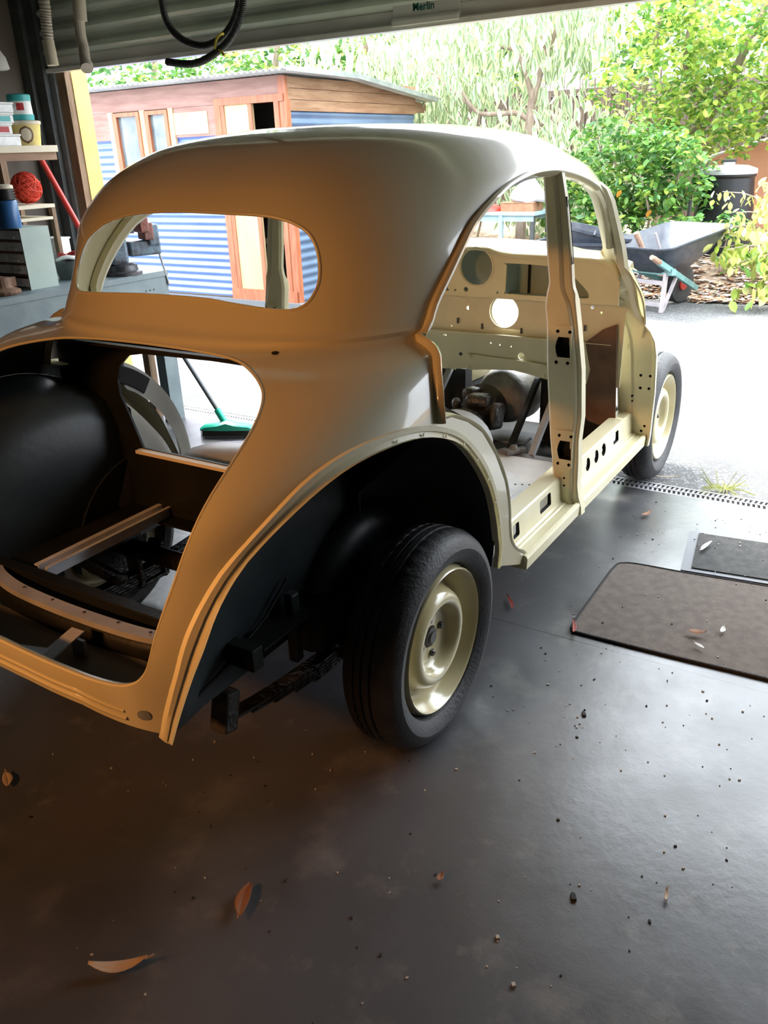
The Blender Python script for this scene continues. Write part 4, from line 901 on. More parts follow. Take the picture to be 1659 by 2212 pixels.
# ---- fences
fn = empty('brushwood_fence', (12.6, 4, 0)); tag(fn, 'dark brushwood fence standing behind the garden trees', 'fence')
MB().bb(12.6, 12.68, -8, 17, .1, 2.3).build('brush_panel', M['brush'], fn)
fr = MB()
for z in (.7, 1.5, 2.2): fr.tube([(12.58, -8, z), (12.58, 17, z)], .012, 6)
fr.build('fence_wire', M['bolt'], fn)
bf = MB(); r_ = random.Random(8)
for k in range(900):
    y = r_.uniform(-7.9, 16.9); bf.tube([(12.56+r_.uniform(-.02, .02), y, .15), (12.56, y+r_.uniform(-.05, .05), 2.15+r_.uniform(-.1, .35))], .010, 4)
bf.build('brush_sticks', M['brush'], fn)
tp = empty('terracotta_panel', (10.9, .7, 0)); tag(tp, 'terracotta coloured panel screen behind the black compost bin', 'panel')
MB().prism([(-2.2, .25), (1.72, .25), (1.72, 1.26), (.4, 1.62), (-2.2, 1.62)], 10.9, 10.94, 'x').build('panel_sheet', M['terracotta'], tp)
MB().tube([(10.87, 1.74, 1.27), (10.87, .4, 1.64), (10.87, -2.2, 1.65)], .018, 8).build('panel_rail', M['bin_lid'], tp)

# ---- trees
LEAF = {'oval': ([(0, 0, 0), (.32, -.26, .05), (.7, -.24, .05), (1, 0, -.04), (.7, .24, .05), (.32, .26, .05), (.5, 0, 0)], [(0, 1, 6), (1, 2, 6), (2, 3, 6), (3, 4, 6), (4, 5, 6), (5, 0, 6)]),
        'kite': ([(0, 0, 0), (.4, -.34, .06), (1, 0, -.05), (.4, .34, .06)], [(0, 1, 2), (0, 2, 3)])}
def rot_leaf(a, tilt, roll):
    return Matrix.Rotation(a, 3, 'Z') @ Matrix.Rotation(tilt, 3, 'Y') @ Matrix.Rotation(roll, 3, 'X')
class Foliage:
    def __init__(s): s.V = []; s.F = []; s.I = []; s.n = 0; s.mats = []
    def mi(s, m):
        if m not in s.mats: s.mats.append(m)
        return s.mats.index(m)
    def leaf(s, p, m3, L, shape, mk):
        vs, f = LEAF[shape]; A = np.array(vs)*L @ np.array(m3).T+np.array(p); s.V.append(A)
        s.F += [tuple(i+s.n for i in q) for q in f]; s.I += [s.mi(mk)]*len(f); s.n += len(vs)
    def lance(s, p, m3, L, w, centre, margin):
        """long variegated leaf: coloured middle with a pale margin on each side"""
        st = [0, .2, .5, .8, 1.0]; hw = [0.05, .8, 1.0, .62, .03]; vs = []
        for t, h in zip(st, hw):
            dz = -.30*t*t; vs += [(L*t, -w*h, dz*L+.1*w), (L*t, -w*h*.62, dz*L), (L*t, w*h*.62, dz*L), (L*t, w*h, dz*L+.1*w)]
        A = np.array(vs) @ np.array(m3).T+np.array(p); s.V.append(A)
        for i in range(4):
            for j, mk in ((0, margin), (1, centre), (2, margin)):
                k = s.n+i*4+j; s.F.append((k, k+1, k+5, k+4)); s.I.append(s.mi(mk))
        s.n += 20
    def build(s, name, parent):
        me = bpy.data.meshes.new(name); me.from_pydata(np.concatenate(s.V).tolist(), [], s.F)
        for m in s.mats: me.materials.append(m)
        me.polygons.foreach_set('material_index', s.I)
        o = bpy.data.objects.new(name, me); C.objects.link(o); o.parent = parent; o.matrix_parent_inverse = parent.matrix_basis.inverted(); return o
def branch_tree(parent, name, segs, m):
    mb = MB()
    for pts, r0, r1 in segs:
        c = smooth_curve(pts, 4); n = len(c); mb.tube(c, [r0+(r1-r0)*i/(n-1) for i in range(n)], 8)
    return mb.build(name, m, parent, smooth=True)
def clusters(r_, boxes, n):
    """cluster centres inside ellipsoids (centre, radii, weight)"""
    tot = sum(b[2] for b in boxes); out = []
    for c, rad, w in boxes:
        for k in range(int(n*w/tot)):
            while True:
                p = (r_.uniform(-1, 1), r_.uniform(-1, 1), r_.uniform(-1, 1)); d = sum(v*v for v in p)
                if d < 1 and (d > .25 or r_.random() < .5): break
            out.append((c[0]+p[0]*rad[0], c[1]+p[1]*rad[1], c[2]+p[2]*rad[2]))
    return out
def twig_leaves(fo, r_, c, nleaf, spread, L, shape, mats, hang=.35, fl=None):
    tw = [r_.gauss(0, 1) for _ in range(3)]
    for q in range(nleaf):
        t = r_.uniform(-1, 1); p = (c[0]+tw[0]*spread*t*.6+r_.gauss(0, spread*.35), c[1]+tw[1]*spread*t*.6+r_.gauss(0, spread*.35), c[2]+tw[2]*spread*t*.4-abs(t)*spread*.3+r_.gauss(0, spread*.3))
        m3 = rot_leaf(r_.uniform(0, 6.28), r_.gauss(hang, .35), r_.gauss(0, .5)); fo.leaf(p, m3, L*r_.uniform(.7, 1.25), shape, r_.choice(mats))

# variegated weeping tree
t = empty('variegated_tree', (8.5, 3.35, .25)); tag(t, 'tree with drooping cream-edged leaves and a forked bare trunk', 'tree')
branch_tree(t, 'trunk', [([(8.5, 3.42, .1), (8.5, 3.42, .9), (8.5, 3.37, 1.55), (8.5, 3.33, 2.0)], .075, .05), ([(8.5, 3.33, 1.95), (8.45, 3.22, 2.25), (8.4, 3.10, 2.5)], .05, .035),
    ([(8.5, 3.34, 1.75), (8.45, 3.5, 1.85), (8.4, 3.7, 1.85), (8.3, 3.95, 1.88), (8.2, 4.1, 2.1)], .035, .02), ([(8.5, 3.33, 2.0), (8.5, 3.42, 2.25), (8.5, 3.55, 2.5), (8.4, 3.7, 2.55)], .035, .018),
    ([(8.4, 3.10, 2.5), (8.3, 2.9, 2.9), (8.2, 2.8, 3.4)], .03, .01), ([(8.42, 3.14, 2.4), (8.5, 3.3, 2.8), (8.6, 3.6, 3.3)], .03, .01), ([(8.3, 3.95, 1.88), (8.3, 4.5, 2.3), (8.5, 5.2, 2.8)], .02, .008)], M['bark'])
fo = Foliage(); r_ = random.Random(11)
for c in clusters(r_, [((8.75, 4.4, 2.65), (.8, 1.1, .85), 3), ((9.0, 5.8, 2.8), (.9, 1.1, .9), 2.4), ((8.7, 3.5, 3.0), (1.0, 1.0, .7), 2.2), ((8.9, 4.2, 1.6), (.9, 1.6, .8), 2.2), ((9.3, 3.2, 1.2), (.7, 1.1, .9), 1.3), ((8.4, 2.9, 2.75), (.6, .6, .5), 1.0), ((9.1, 5.4, 1.4), (.7, .8, .8), 1)], 640):
    cr = r_.random() < .45
    for q in range(9):
        p = (c[0]+r_.gauss(0, .12), c[1]+r_.gauss(0, .12), c[2]+r_.gauss(0, .10)); m3 = rot_leaf(r_.uniform(0, 6.28), r_.gauss(1.05, .3), r_.gauss(0, .6))
        fo.lance(p, m3, r_.uniform(.12, .21), r_.uniform(.020, .034), M['lf_sage'] if r_.random() < .75 else M['lf_cream'], M['lf_cream'])
fo.build('foliage', t)
# hanging sprays close above the opening
# green broad-leaved bush behind the barrow
t = empty('leafy_shrub', (8.3, 1.9, .25)); tag(t, 'dense fresh green shrub growing behind the wheelbarrow', 'shrub')
branch_tree(t, 'stem', [([(8.4, 1.9, .15), (8.35, 2.0, .7), (8.2, 2.2, 1.3)], .03, .01), ([(8.4, 1.9, .15), (8.3, 1.6, .8), (8.1, 1.4, 1.4)], .03, .01), ([(8.4, 1.9, .2), (8.0, 1.7, .7), (7.8, 1.8, 1.2)], .02, .008)], M['bark'])
fo = Foliage(); r_ = random.Random(12)
for c in clusters(r_, [((8.2, 2.1, 1.25), (.5, .75, .55), 3), ((8.1, 1.55, 1.15), (.5, .5, .5), 2), ((8.3, 2.6, .8), (.5, .5, .5), 1.2), ((8.0, 2.15, .7), (.35, .45, .35), 1)], 520):
    twig_leaves(fo, r_, c, 9, .10, .085, 'oval', [M['lf_green']]*6+[M['lf_dark']]*3+[M['lf_yellow']])
fo.build('foliage', t)
# yellow-green tree upper right
t = empty('yellow_green_tree', (10.2, 1.5, .3)); tag(t, 'tall yellow-green tree with leaning branches at upper right', 'tree')
branch_tree(t, 'trunk', [([(10.2, 2.2, .25), (10.0, 2.0, 1.2), (9.9, 1.6, 1.75), (9.8, 1.35, 2.2), (9.6, 1.0, 3.0)], .09, .04), ([(10.0, 2.0, 1.2), (9.9, 2.4, 1.9), (9.8, 2.3, 2.6), (9.7, 2.2, 3.2)], .05, .02), ([(9.9, 1.6, 1.75), (9.7, 1.9, 2.3), (9.5, 1.8, 3.0)], .04, .015)], M['bark'])
fo = Foliage(); r_ = random.Random(13)
for c in clusters(r_, [((9.7, 1.3, 2.9), (.9, 1.3, .8), 3), ((9.5, 2.2, 2.5), (.8, .9, .9), 2.2), ((9.6, .5, 2.6), (.8, .9, .9), 2), ((9.6, 1.5, 1.8), (.5, .9, .5), 2.4), ((10.0, .2, 1.8), (.5, .9, .5), 1.6), ((9.3, -.3, 3.2), (.9, .9, .7), 1.3)], 1080):
    twig_leaves(fo, r_, c, 9, .13, .095, 'oval', [M['lf_yellow']]*5+[M['lf_green']]*4+[M['lf_lime']])
fo.build('foliage', t)
# ivy-covered trees above the shed roof
for (x, y, z, ry, rz_, lab, n_) in ((10.6, 11.6, 3.1, 1.9, 1.5, 'dense green tree rising behind the left end of the shed roof', 380), (10.4, 8.6, 3.1, 1.5, 1.2, 'pale green tree rising behind the middle of the shed roof', 300), (10.0, 6.6, 2.7, 1.2, 1.3, 'light leafy tree behind the right end of the shed', 300)):
    t = empty('background_tree', (x, y, .3)); tag(t, lab, 'tree', 'trees behind the shed')
    branch_tree(t, 'trunk', [([(x, y, .2), (x, y+.1, 1.5), (x-.1, y, 2.6), (x, y-.2, 3.6)], .12, .03)], M['bark'])
    fo = Foliage(); r_ = random.Random(int(y*10))
    for c in clusters(r_, [((x, y, z), (1.0, ry, rz_), 1), ((x-.3, y, z-.6), (.8, ry*.9, rz_*.6), .5)], n_):
        twig_leaves(fo, r_, c, 9, .18, .13, 'kite', [M['lf_green']]*5+[M['lf_dark']]*(4 if y > 10 else 2)+[M['lf_lime'] if y < 10 else M['lf_yellow']]*(3 if y < 10 else 1))
    fo.build('foliage', t)
# backdrop trees further off, closing the view to the sky
for k, (x, y, z, ry, rz_, lab) in enumerate(((14.3, 2.8, 2.9, 2.1, 2.0, 'far green tree seen between the forked trunk and the yellow-green tree'), (14.3, -1.9, 3.2, 2.1, 2.2, 'dark far tree at the extreme upper right'), (14.3, 7.6, 2.9, 2.4, 1.9, 'far tree behind the drooping variegated foliage'))):
    t = empty('background_tree', (x, y, .3)); tag(t, lab, 'tree', 'trees beyond the brushwood fence')
    branch_tree(t, 'trunk', [([(x, y, .2), (x, y+.1, 1.5), (x-.1, y, 2.8), (x, y-.2, 4.0)], .15, .04)], M['bark'])
    fo = Foliage(); r_ = random.Random(40+k)
    for c in clusters(r_, [((x, y, z), (1.0, ry, rz_), 1)], 420):
        twig_leaves(fo, r_, c, 9, .22, .16, 'kite', [M['lf_green']]*4+[M['lf_dark']]*3+[M['lf_yellow']]*3+[M['lf_lime']])
    fo.build('foliage', t)
# understorey behind the table
t = empty('undergrowth_shrub', (9.6, 4.2, .3)); tag(t, 'pale leafy undergrowth between the table and the brushwood fence', 'shrub')
branch_tree(t, 'stem', [([(9.6, 4.2+.4*k, .15), (9.5+.1*k, 4.1+.35*k, .8), (9.4, 3.9+.5*k, 1.4)], .02, .006) for k in (-2, -1, 0, 1)], M['bark'])
fo = Foliage(); r_ = random.Random(21)
for c in clusters(r_, [((9.6, 3.2, .85), (.5, .9, .5), 1.3), ((9.8, 5.4, .9), (.6, .8, .6), .8)], 190):
    for q in range(8):
        p = (c[0]+r_.gauss(0, .12), c[1]+r_.gauss(0, .12), c[2]+r_.gauss(0, .10)); m3 = rot_leaf(r_.uniform(0, 6.28), r_.gauss(.8, .4), r_.gauss(0, .6))
        fo.lance(p, m3, r_.uniform(.10, .17), r_.uniform(.018, .028), M['lf_sage'], M['lf_cream'])
fo.build('foliage', t)
# lime drooping plant at the right edge
t = empty('lime_shrub', (7.2, .35, 0)); tag(t, 'pale lime plant with large drooping leaves at the right edge', 'shrub')
segs = []; r_ = random.Random(17); tips = []
for k in range(26):
    a = R(r_.uniform(95, 215)); L = r_.uniform(.30, .78); z1 = r_.uniform(.18, 1.15); b0 = (7.25, .05, .02)
    tip = (7.2+L*math.cos(a)*.8, .12+L*abs(math.sin(a))*1.0, z1); mid = ((b0[0]+tip[0])/2, (b0[1]+tip[1])/2, z1*.75+.12); segs.append(([b0, mid, tip], .010, .004)); tips.append((mid, tip))
branch_tree(t, 'stem', segs, M['bark'])
fo = Foliage()
for mid, tip in tips:
    for q in range(26):
        f = r_.random(); p = [mid[i]+(tip[i]-mid[i])*f*1.1+r_.gauss(0, .045) for i in range(3)]
        m3 = rot_leaf(r_.uniform(0, 6.28), r_.gauss(.95, .3), r_.gauss(0, .5)); low = p[2] < .62
        fo.leaf(p, m3, r_.uniform(.09, .14) if low else r_.uniform(.06, .10), 'oval', r_.choice([M['lf_lime']]*3+([M['lf_green'], M['lf_yellow'], M['lf_yellow']] if low else [M['lf_lime'], M['lf_cream']])))
fo.build('foliage', t)
# fallen orange leaves caught in the shrub
for p in ((7.72, 1.95, 1.02), (7.74, 1.62, .82)):
    f_ = Foliage(); pr_ = empty('caught_leaf', p); 
    f_.leaf(p, rot_leaf(1.0, .9, .3), .10, 'oval', M['lf_orange']); o = f_.build('leaf_blade', pr_)
    tag(pr_, 'orange leaf caught in the green shrub, %s of the two' % ('upper' if p[2] > .9 else 'lower'), 'leaf', 'orange leaves in the shrub')
# shrub leaves near the barrow nose
t = empty('low_creeper', (7.6, .9, .1)); tag(t, 'low trailing green creeper behind the nose of the wheelbarrow', 'shrub')
fo = Foliage(); r_ = random.Random(31)
for c in clusters(r_, [((7.75, 1.15, .70), (.25, .5, .10), 1), ((7.7, .78, .68), (.15, .2, .14), .8)], 46): twig_leaves(fo, r_, c, 7, .07, .085, 'oval', [M['lf_green'], M['lf_green'], M['lf_dark']])
branch_tree(t, 'stem', [([(7.9, 1.5, .1), (7.85, 1.35, .45), (7.8, 1.1, .68)], .010, .005), ([(7.9, .9, .1), (7.8, .85, .4), (7.7, .8, .66)], .010, .005)], M['bark'])
fo.build('foliage', t)

# ---- wheelbarrow, axis runs away from the garage and to the right
wb = empty('wheelbarrow', (6.95, 1.25, 0), 0); tag(wb, 'navy plastic wheelbarrow with green handles parked on the driveway', 'wheelbarrow')
AX = Vector((.93, -.36, 0)).normalized(); SX = Vector((AX.y, -AX.x, 0))   # forward, right
O = Vector((6.60, 1.22, 0))
def W3(f, s, z): return tuple(O+AX*f+SX*s+Vector((0, 0, z)))
def ring(f0, f1, hw0, hw1, z0, z1, off=0, n=6):
    out = []; r = .10
    for (cx, cy, a0) in ((f1-r, hw1-r, 0), (f0+r, hw0-r, 90), (f0+r, -hw0+r, 180), (f1-r, -hw1+r, 270)):
        for i in range(n+1):
            a = R(a0+90*i/n); f = cx+r*math.cos(a)+off*math.cos(a); s = cy+r*math.sin(a)+off*math.sin(a)
            u = (f-f0)/(f1-f0); out.append(W3(f, s, z0+(z1-z0)*u))
    return out
tr = MB(); tr.loft([ring(-.14, .34, .20, .16, .36, .36), ring(-.26, .50, .29, .27, .47, .52), ring(-.36, .66, .36, .36, .600, .735), ring(-.36, .66, .36, .36, .602, .738, .018), ring(-.36, .66, .36, .36, .588, .722, .022)], cap=False)
tr.add(ring(-.14, .34, .20, .16, .36, .36), [tuple(range(28))])
tr.build('tray', M['barrow'], wb, smooth=True, solid=.006, auto=40)
for s in (-1, 1):
    h = MB(); a, b_ = Vector(W3(-.50, s*.30, .545)), Vector(W3(.52, s*.12, .14)); d = (b_-a).normalized(); sd = d.cross(Vector((0, 0, 1))).normalized(); up = sd.cross(d)
    h.loft([[tuple(q+sd*u+up*v) for u, v in ((-.018, -.026), (.018, -.026), (.018, .026), (-.018, .026))] for q in (a.lerp(b_, .14), b_)]); h = h.build('handle_beam', M['barrow_frame'], wb, bevel=.004)
    MB().tube([a, a.lerp(b_, .06), a.lerp(b_, .16)], [.022, .026, .026], 10).build('grip', M['handle_wood'], h, smooth=True)
    lg = MB(); lg.loft([[W3(f+u, s*.20+v, z) for u, v in ((-.02, -.014), (.02, -.014), (.02, .014), (-.02, .014))] for f, z in ((-.12, .36), (-.14, 0))]); lg.loft([[W3(f+u, s*.20+v, z) for u, v in ((-.012, -.014), (.012, -.014), (.012, .014), (-.012, .014))] for f, z in ((-.12, .01), (.06, .34))]); lg.build('leg', M['barrow_leg'], wb)
for z in (.07, .27):
    c = MB(); c.loft([[W3(-.14+u, s, z+v) for u, v in ((-.008, -.02), (.008, -.02), (.008, .02), (-.008, .02))] for s in (-.20, .20)]); c.build('cross_brace', M['barrow_leg'], wb)
c = MB(); c.loft([[W3(-.10+u, s, .37+v) for u, v in ((-.03, -.03), (.03, -.03), (.03, .03), (-.03, .03))] for s in (-.27, .27)]); c.build('tray_bearer', M['barrow_frame'], wb, bevel=.004)
wl = MB(); rows = []
for r_0, s in ((.08, -.028), (.15, -.036), (.18, -.03), (.19, 0), (.18, .03), (.15, .036), (.08, .028)): rows.append([W3(.42+r_0*math.cos(R(t)), s, .19+r_0*math.sin(R(t))) for t in range(0, 360, 12)])
wl.loft(rows, cap=True); wl.build('front_wheel', M['tyre'], wb, smooth=True, auto=50)
c = MB(); c.loft([[W3(.42+.06*math.cos(R(t)), s, .19+.06*math.sin(R(t))) for t in range(0, 360, 20)] for s in (-.045, .045)]); c.build('wheel_hub', M['red_tool'], wb, smooth=True)
o = MB().tube([W3(-.12, .02, .40), W3(-.30, -.04, .72)], [.022, .028], 8); o = o.build('wooden_stake', M['handle_wood'], None, smooth=True); tag(o, 'rough brown timber stake standing in the wheelbarrow tray', 'stake')
o = MB().tube([W3(.05, .05, .42), W3(-.06, .0, .70)], .013, 8); o = o.build('wooden_rod', M['barrow_leg'], None, smooth=True); tag(o, 'thin grey rod beside the stake in the wheelbarrow tray', 'rod')

# ---- black garden tub with a second one tipped in it, left of the barrow
def tub(name, loc, rx, ry_, h, label, tilt=0.0, rz=0.0):
    root = empty(name, loc, rz); root.rotation_euler = (tilt, 0, rz); tag(root, label, 'tub', 'black garden tubs')
    rows = []
    for s, z in ((.72, 0), (.85, h*.5), (1.0, h), (1.05, h+.003), (1.05, h-.02), (1.0, h-.022)): rows.append([(rx*s*math.copysign(abs(math.cos(a))**.7, math.cos(a)), ry_*s*math.copysign(abs(math.sin(a))**.7, math.sin(a)), z) for a in np.linspace(0, 2*math.pi, 41)[:-1]])
    mb = MB(); mb.loft(rows, cap=False); mb.add(rows[0], [tuple(range(40))])
    o = mb.build('tub_body', M['barrow'], None, smooth=True, solid=.006, auto=40); o.parent = root
    o = MB().tube([(-rx*1.0, 0, h-.03), (-rx*1.12, 0, h-.01), (-rx*1.0, 0, h+.02)], .01, 6).build('tub_handle', M['barrow'], None); o.parent = root
tub('garden_tub', (6.75, 2.02, 0), .30, .42, .60, 'black garden tub standing on the driveway left of the wheelbarrow')
tub('garden_tub', (6.76, 1.94, .34), .27, .33, .36, 'smaller black tub tipped inside the larger garden tub', tilt=.22, rz=.2)

# ---- bench table with bag and red lid
tb = empty('outdoor_table', (7.8, 3.5, 0)); tag(tb, 'pale blue steel framed table standing under the variegated tree', 'table')
MB().bb(7.55, 8.1, 2.86, 4.3, .765, .80).build('tabletop', M['table_blue'], tb)
MB().bb(7.57, 7.60, 2.88, 4.28, .70, .765).bb(8.05, 8.08, 2.88, 4.28, .70, .765).build('apron', M['table_blue'], tb)
for k, (x, y) in enumerate(((7.58, 3.28), (7.60, 2.90), (8.06, 2.90), (8.06, 4.2), (7.58, 4.2))): MB().bb(x-.025, x+.025, y-.022, y+.022, gz(x, y)-.02, .77).build('leg', M['table_blue'] if k in (0, 4) else M['post_green'], tb)
simple('timber_box', MB().box((0, 0, .045), (.30, .40, .09)).box((0, 0, .094), (.31, .42, .008)), M['litter2'], 'brown timber box on the pale blue table under the white bag', 'box', (7.80, 3.12, .80), bevel=.004)
rows = []
rl_ = MB(); 
for s, z in ((.30, 0), (.29, .03), (.22, .07), (.10, .09), (.001, .092)): rows.append([(.9*s*math.cos(a), 1.3*s*math.sin(a), z) for a in np.linspace(0, 2*math.pi, 25)[:-1]])
rl_.loft(rows, cap=False); simple('red_lid', rl_, M['red_tool'], 'shallow red plastic lid lying on the pale blue table', 'lid', (7.75, 3.72, .80), smooth=True, auto=60)
rows = []; r_ = random.Random(5)
for s, z in ((.9, 0), (1.05, .04), (1.0, .10), (.75, .16), (.42, .22), (.25, .28), (.04, .33)):
    rows.append([(.11*s*math.cos(a)*(1+.18*math.sin(3*a+z*20)), .20*s*math.sin(a)*(1+.15*math.cos(4*a+z*13))+.05*z, z+.012*math.sin(5*a)) for a in np.linspace(0, 2*math.pi, 33)[:-1]])
bg_ = MB(); bg_.loft(rows); simple('plastic_bag', bg_, M['white_bag'], 'crumpled white plastic bag piled on the box on the blue table', 'bag', (7.76, 3.02, .90), smooth=True, auto=80)

# ---- compost bin
cb = empty('compost_bin', (8.6, 1.05, .25)); tag(cb, 'tall black compost bin with a grey lid behind the lime plant', 'bin')
bn = MB(); rows = []
for z, r0 in ((0, .33), (.3, .31), (.34, .315), (.6, .29), (.84, .27), (.86, .285), (.90, .285)): rows.append([(8.6+(r0+.006*(i % 2))*math.cos(2*math.pi*i/48), 1.05+(r0+.006*(i % 2))*math.sin(2*math.pi*i/48), .25+z) for i in range(48)])
bn.loft(rows).build('bin_body', M['bin'], cb, smooth=True, auto=30)
MB().lathe([(.295, .88), (.300, .90), (.295, .93), (.20, .965), (.06, .975), (.06, 1.0), (.001, 1.0)], (8.6, 1.05, .25), 'z', 36).build('bin_lid', M['bin_lid'], cb, smooth=True, auto=40)
MB().box((8.6, 1.05, 1.265), (.05, .14, .03)).build('lid_handle', M['black_plastic'], cb, bevel=.006)
o = MB().tube([(8.0, 1.30, .2), (8.0, 1.28, .9)], .018, 8).build('garden_stake', M['black_plastic'], None); tag(o, 'thin black garden stake standing before the terracotta panel', 'stake')

# ================================================================== INSIDE THE GARAGE, LEFT WALL
wbn = empty('workbench', (.6, 3.3, 0)); tag(wbn, 'long blue-grey painted workbench along the left wall', 'workbench')
MB().bb(-2.2, 1.90, 2.83, 3.80, .865, .895).build('benchtop', M['bench'], wbn)
MB().bb(-2.2, 1.895, 2.835, 2.87, .66, .865).bb(1.86, 1.893, 2.87, 3.78, .66, .865).build('apron', M['bench'], wbn)
for x, y in ((1.84, 2.875), (1.84, 3.72), (-.3, 2.875), (-2.1, 2.875)): MB().bb(x-.05, x+.05, y-.035, y+.035, 0, .865).build('leg', M['bench'], wbn)
MB().bb(1.80, 1.85, 2.99, 3.04, 0, .865).build('timber_prop', M['timber'], wbn)
for k in range(3): MB().lathe([(.001, -.001), (.005, 0)], (1.72+.03*k, 2.8345, .80), 'y', 8).build('apron_hole', M['hole'], wbn)
# vise
vs_ = empty('bench_vise', (1.66, 3.0, .895)); tag(vs_, 'worn red and blue bench vise bolted to the end of the workbench', 'vise')
VX = Matrix.Rotation(R(-22), 4, 'Z'); VO = Vector((1.66, 2.93, .895))
def vb(boxes, name, m, bevel=.008):
    mb = MB()
    for c, d in boxes:
        q = VO+(VX.to_3x3() @ Vector((c[0]*1.15, c[1], c[2]*1.12))); mb.box(tuple(q), tuple(v*1.16 for v in d), rz=R(-22))
    return mb.build(name, m, vs_, bevel=bevel)
MB().lathe([(.001, 0), (.105, 0), (.105, .018), (.085, .025), (.08, .055), (.06, .065), (.001, .065)], tuple(VO), 'z', 28).build('swivel_base', M['vise_dark'], vs_, smooth=True)
vb([((-.02, 0, .12), (.09, .10, .13)), ((-.06, 0, .10), (.10, .07, .07))], 'fixed_body', M['vise_blue'], .02)
vb([((-.045, 0, .235), (.15, .11, .06)), ((-.10, 0, .265), (.09, .13, .02))], 'anvil', M['vise_dark'])
vb([((.045, 0, .235), (.028, .14, .07))], 'fixed_jaw', M['vise_dark'], .003)
vb([((.115, 0, .235), (.045, .13, .075)), ((.14, 0, .20), (.05, .09, .08))], 'moving_jaw', M['vise_red'], .008)
vb([((.12, 0, .12), (.16, .06, .07)), ((.165, 0, .18), (.06, .08, .10))], 'slide', M['vise_blue'], .012)
hp = VO+(VX.to_3x3() @ Vector((.215, 0, .13)))
MB().tube([VO+(VX.to_3x3() @ Vector((.14, 0, .13))), hp], .018, 12).build('screw_boss', M['vise_red'], vs_, smooth=True)
MB().tube([hp+Vector((-.01, -.01, .03)), hp+Vector((.035, -.02, -.20))], .006, 8).lathe([(.001, -.012), (.011, 0), (.001, .012)], tuple(hp+Vector((.036, -.02, -.205))), 'z', 10).build('tommy_bar', M['rod'], vs_, smooth=True)
# small-parts cabinet
cb = empty('parts_cabinet', (1.15, 3.12, .895)); tag(cb, 'grey-green steel cabinet of clear drawers standing on the workbench', 'cabinet')
X0, X1, Y0, Y1, Z0, Z1 = 1.065, 1.235, 2.95, 3.36, .895, 1.195
MB().bb(X0, X1, Y0, Y0+.006, Z0, Z1).bb(X0, X1, Y1-.006, Y1, Z0, Z1).bb(X0, X1, Y0, Y1, Z1-.006, Z1).bb(X0, X1, Y0, Y1, Z0, Z0+.008).bb(X1-.005, X1, Y0, Y1, Z0, Z1).build('cabinet_shell', M['cab'], cb)
sh = MB()
for k in range(1, 5): sh.bb(X0+.003, X1-.01, Y0+.006, Y1-.006, Z0+.010+k*.0562, Z0+.018+k*.0562)
sh.build('drawer_runners', M['brown_print'], cb)
for k in range(5):
    for j in range(3):
        y0 = Y0+.012+j*.130; z0 = Z0+.012+k*.0562+(.008 if k else 0)
        d = MB().bb(X0+.004, X1-.02, y0, y0+.122, z0, z0+.044).build('drawer', M['clearplastic'], cb, bevel=.003)
        if j == 0: MB().bb(X0-.010, X0+.004, y0+.04, y0+.085, z0+.006, z0+.018).build('drawer_pull', M['clearplastic'], d)
# blue canister with black ribbed top, pale cap
bt = empty('spray_canister', (1.085, 3.04, 1.195)); tag(bt, 'blue canister with a black ribbed collar on the parts cabinet', 'canister')
MB().lathe([(.001, 0), (.052, 0), (.054, .005), (.052, .125), (.048, .13), (.001, .13)], (1.085, 3.04, 1.195), 'z', 28).build('can_body', M['blue_bottle'], bt, smooth=True, auto=40)
q = [(.044, .13)]
for k in range(4): q += [(.050, .135+k*.013), (.050, .141+k*.013), (.044, .143+k*.013), (.044, .147+k*.013)]
MB().lathe(q+[(.04, .19), (.001, .19)], (1.085, 3.04, 1.195), 'z', 28).build('ribbed_collar', M['black_plastic'], bt, smooth=True, auto=20)
MB().lathe([(.043, .183), (.047, .185), (.045, .20), (.030, .205), (.001, .205)], (1.085, 3.04, 1.195), 'z', 24).build('cap', M['shelf_board'], bt, smooth=True, auto=40)
# shelving
sv = empty('wall_shelf_unit', (.9, 3.55, 1.55)); tag(sv, 'pale board shelf fixed to the left wall above the workbench', 'shelf')
MB().bb(-1.2, 1.64, 3.28, 3.81, 1.545, 1.578).build('shelf_board', M['shelf_board'], sv)
MB().bb(-1.2, 1.64, 3.30, 3.32, 1.505, 1.545).build('shelf_rail', M['brown_board'], sv)
for x in (.9, 1.60): MB().bb(x, x+.04, 3.76, 3.82, .90, 1.545).build('shelf_bracket', M['timber'], sv)
MB().bb(-1.2, 1.62, 3.80, 3.815, .95, 2.2).build('backing_sheet', M['wall'], sv)
s2 = empty('small_timber_rack', (1.40, 3.45, .895)); tag(s2, 'small timber rack with a pale top standing on the workbench', 'rack')
MB().bb(1.06, 1.56, 3.29, 3.60, 1.262, 1.280).build('rack_top', M['shelf_board'], s2); MB().bb(1.06, 1.54, 3.29, 3.60, 1.20, 1.215).build('lower_board', M['shelf_board'], s2)
for y in (3.305, 3.585): MB().bb(1.535, 1.56, y-.015, y+.015, .895, 1.262).build('leg', M['timber'], s2); MB().bb(1.07, 1.095, y-.015, y+.015, .895, 1.262).build('leg', M['timber'], s2)
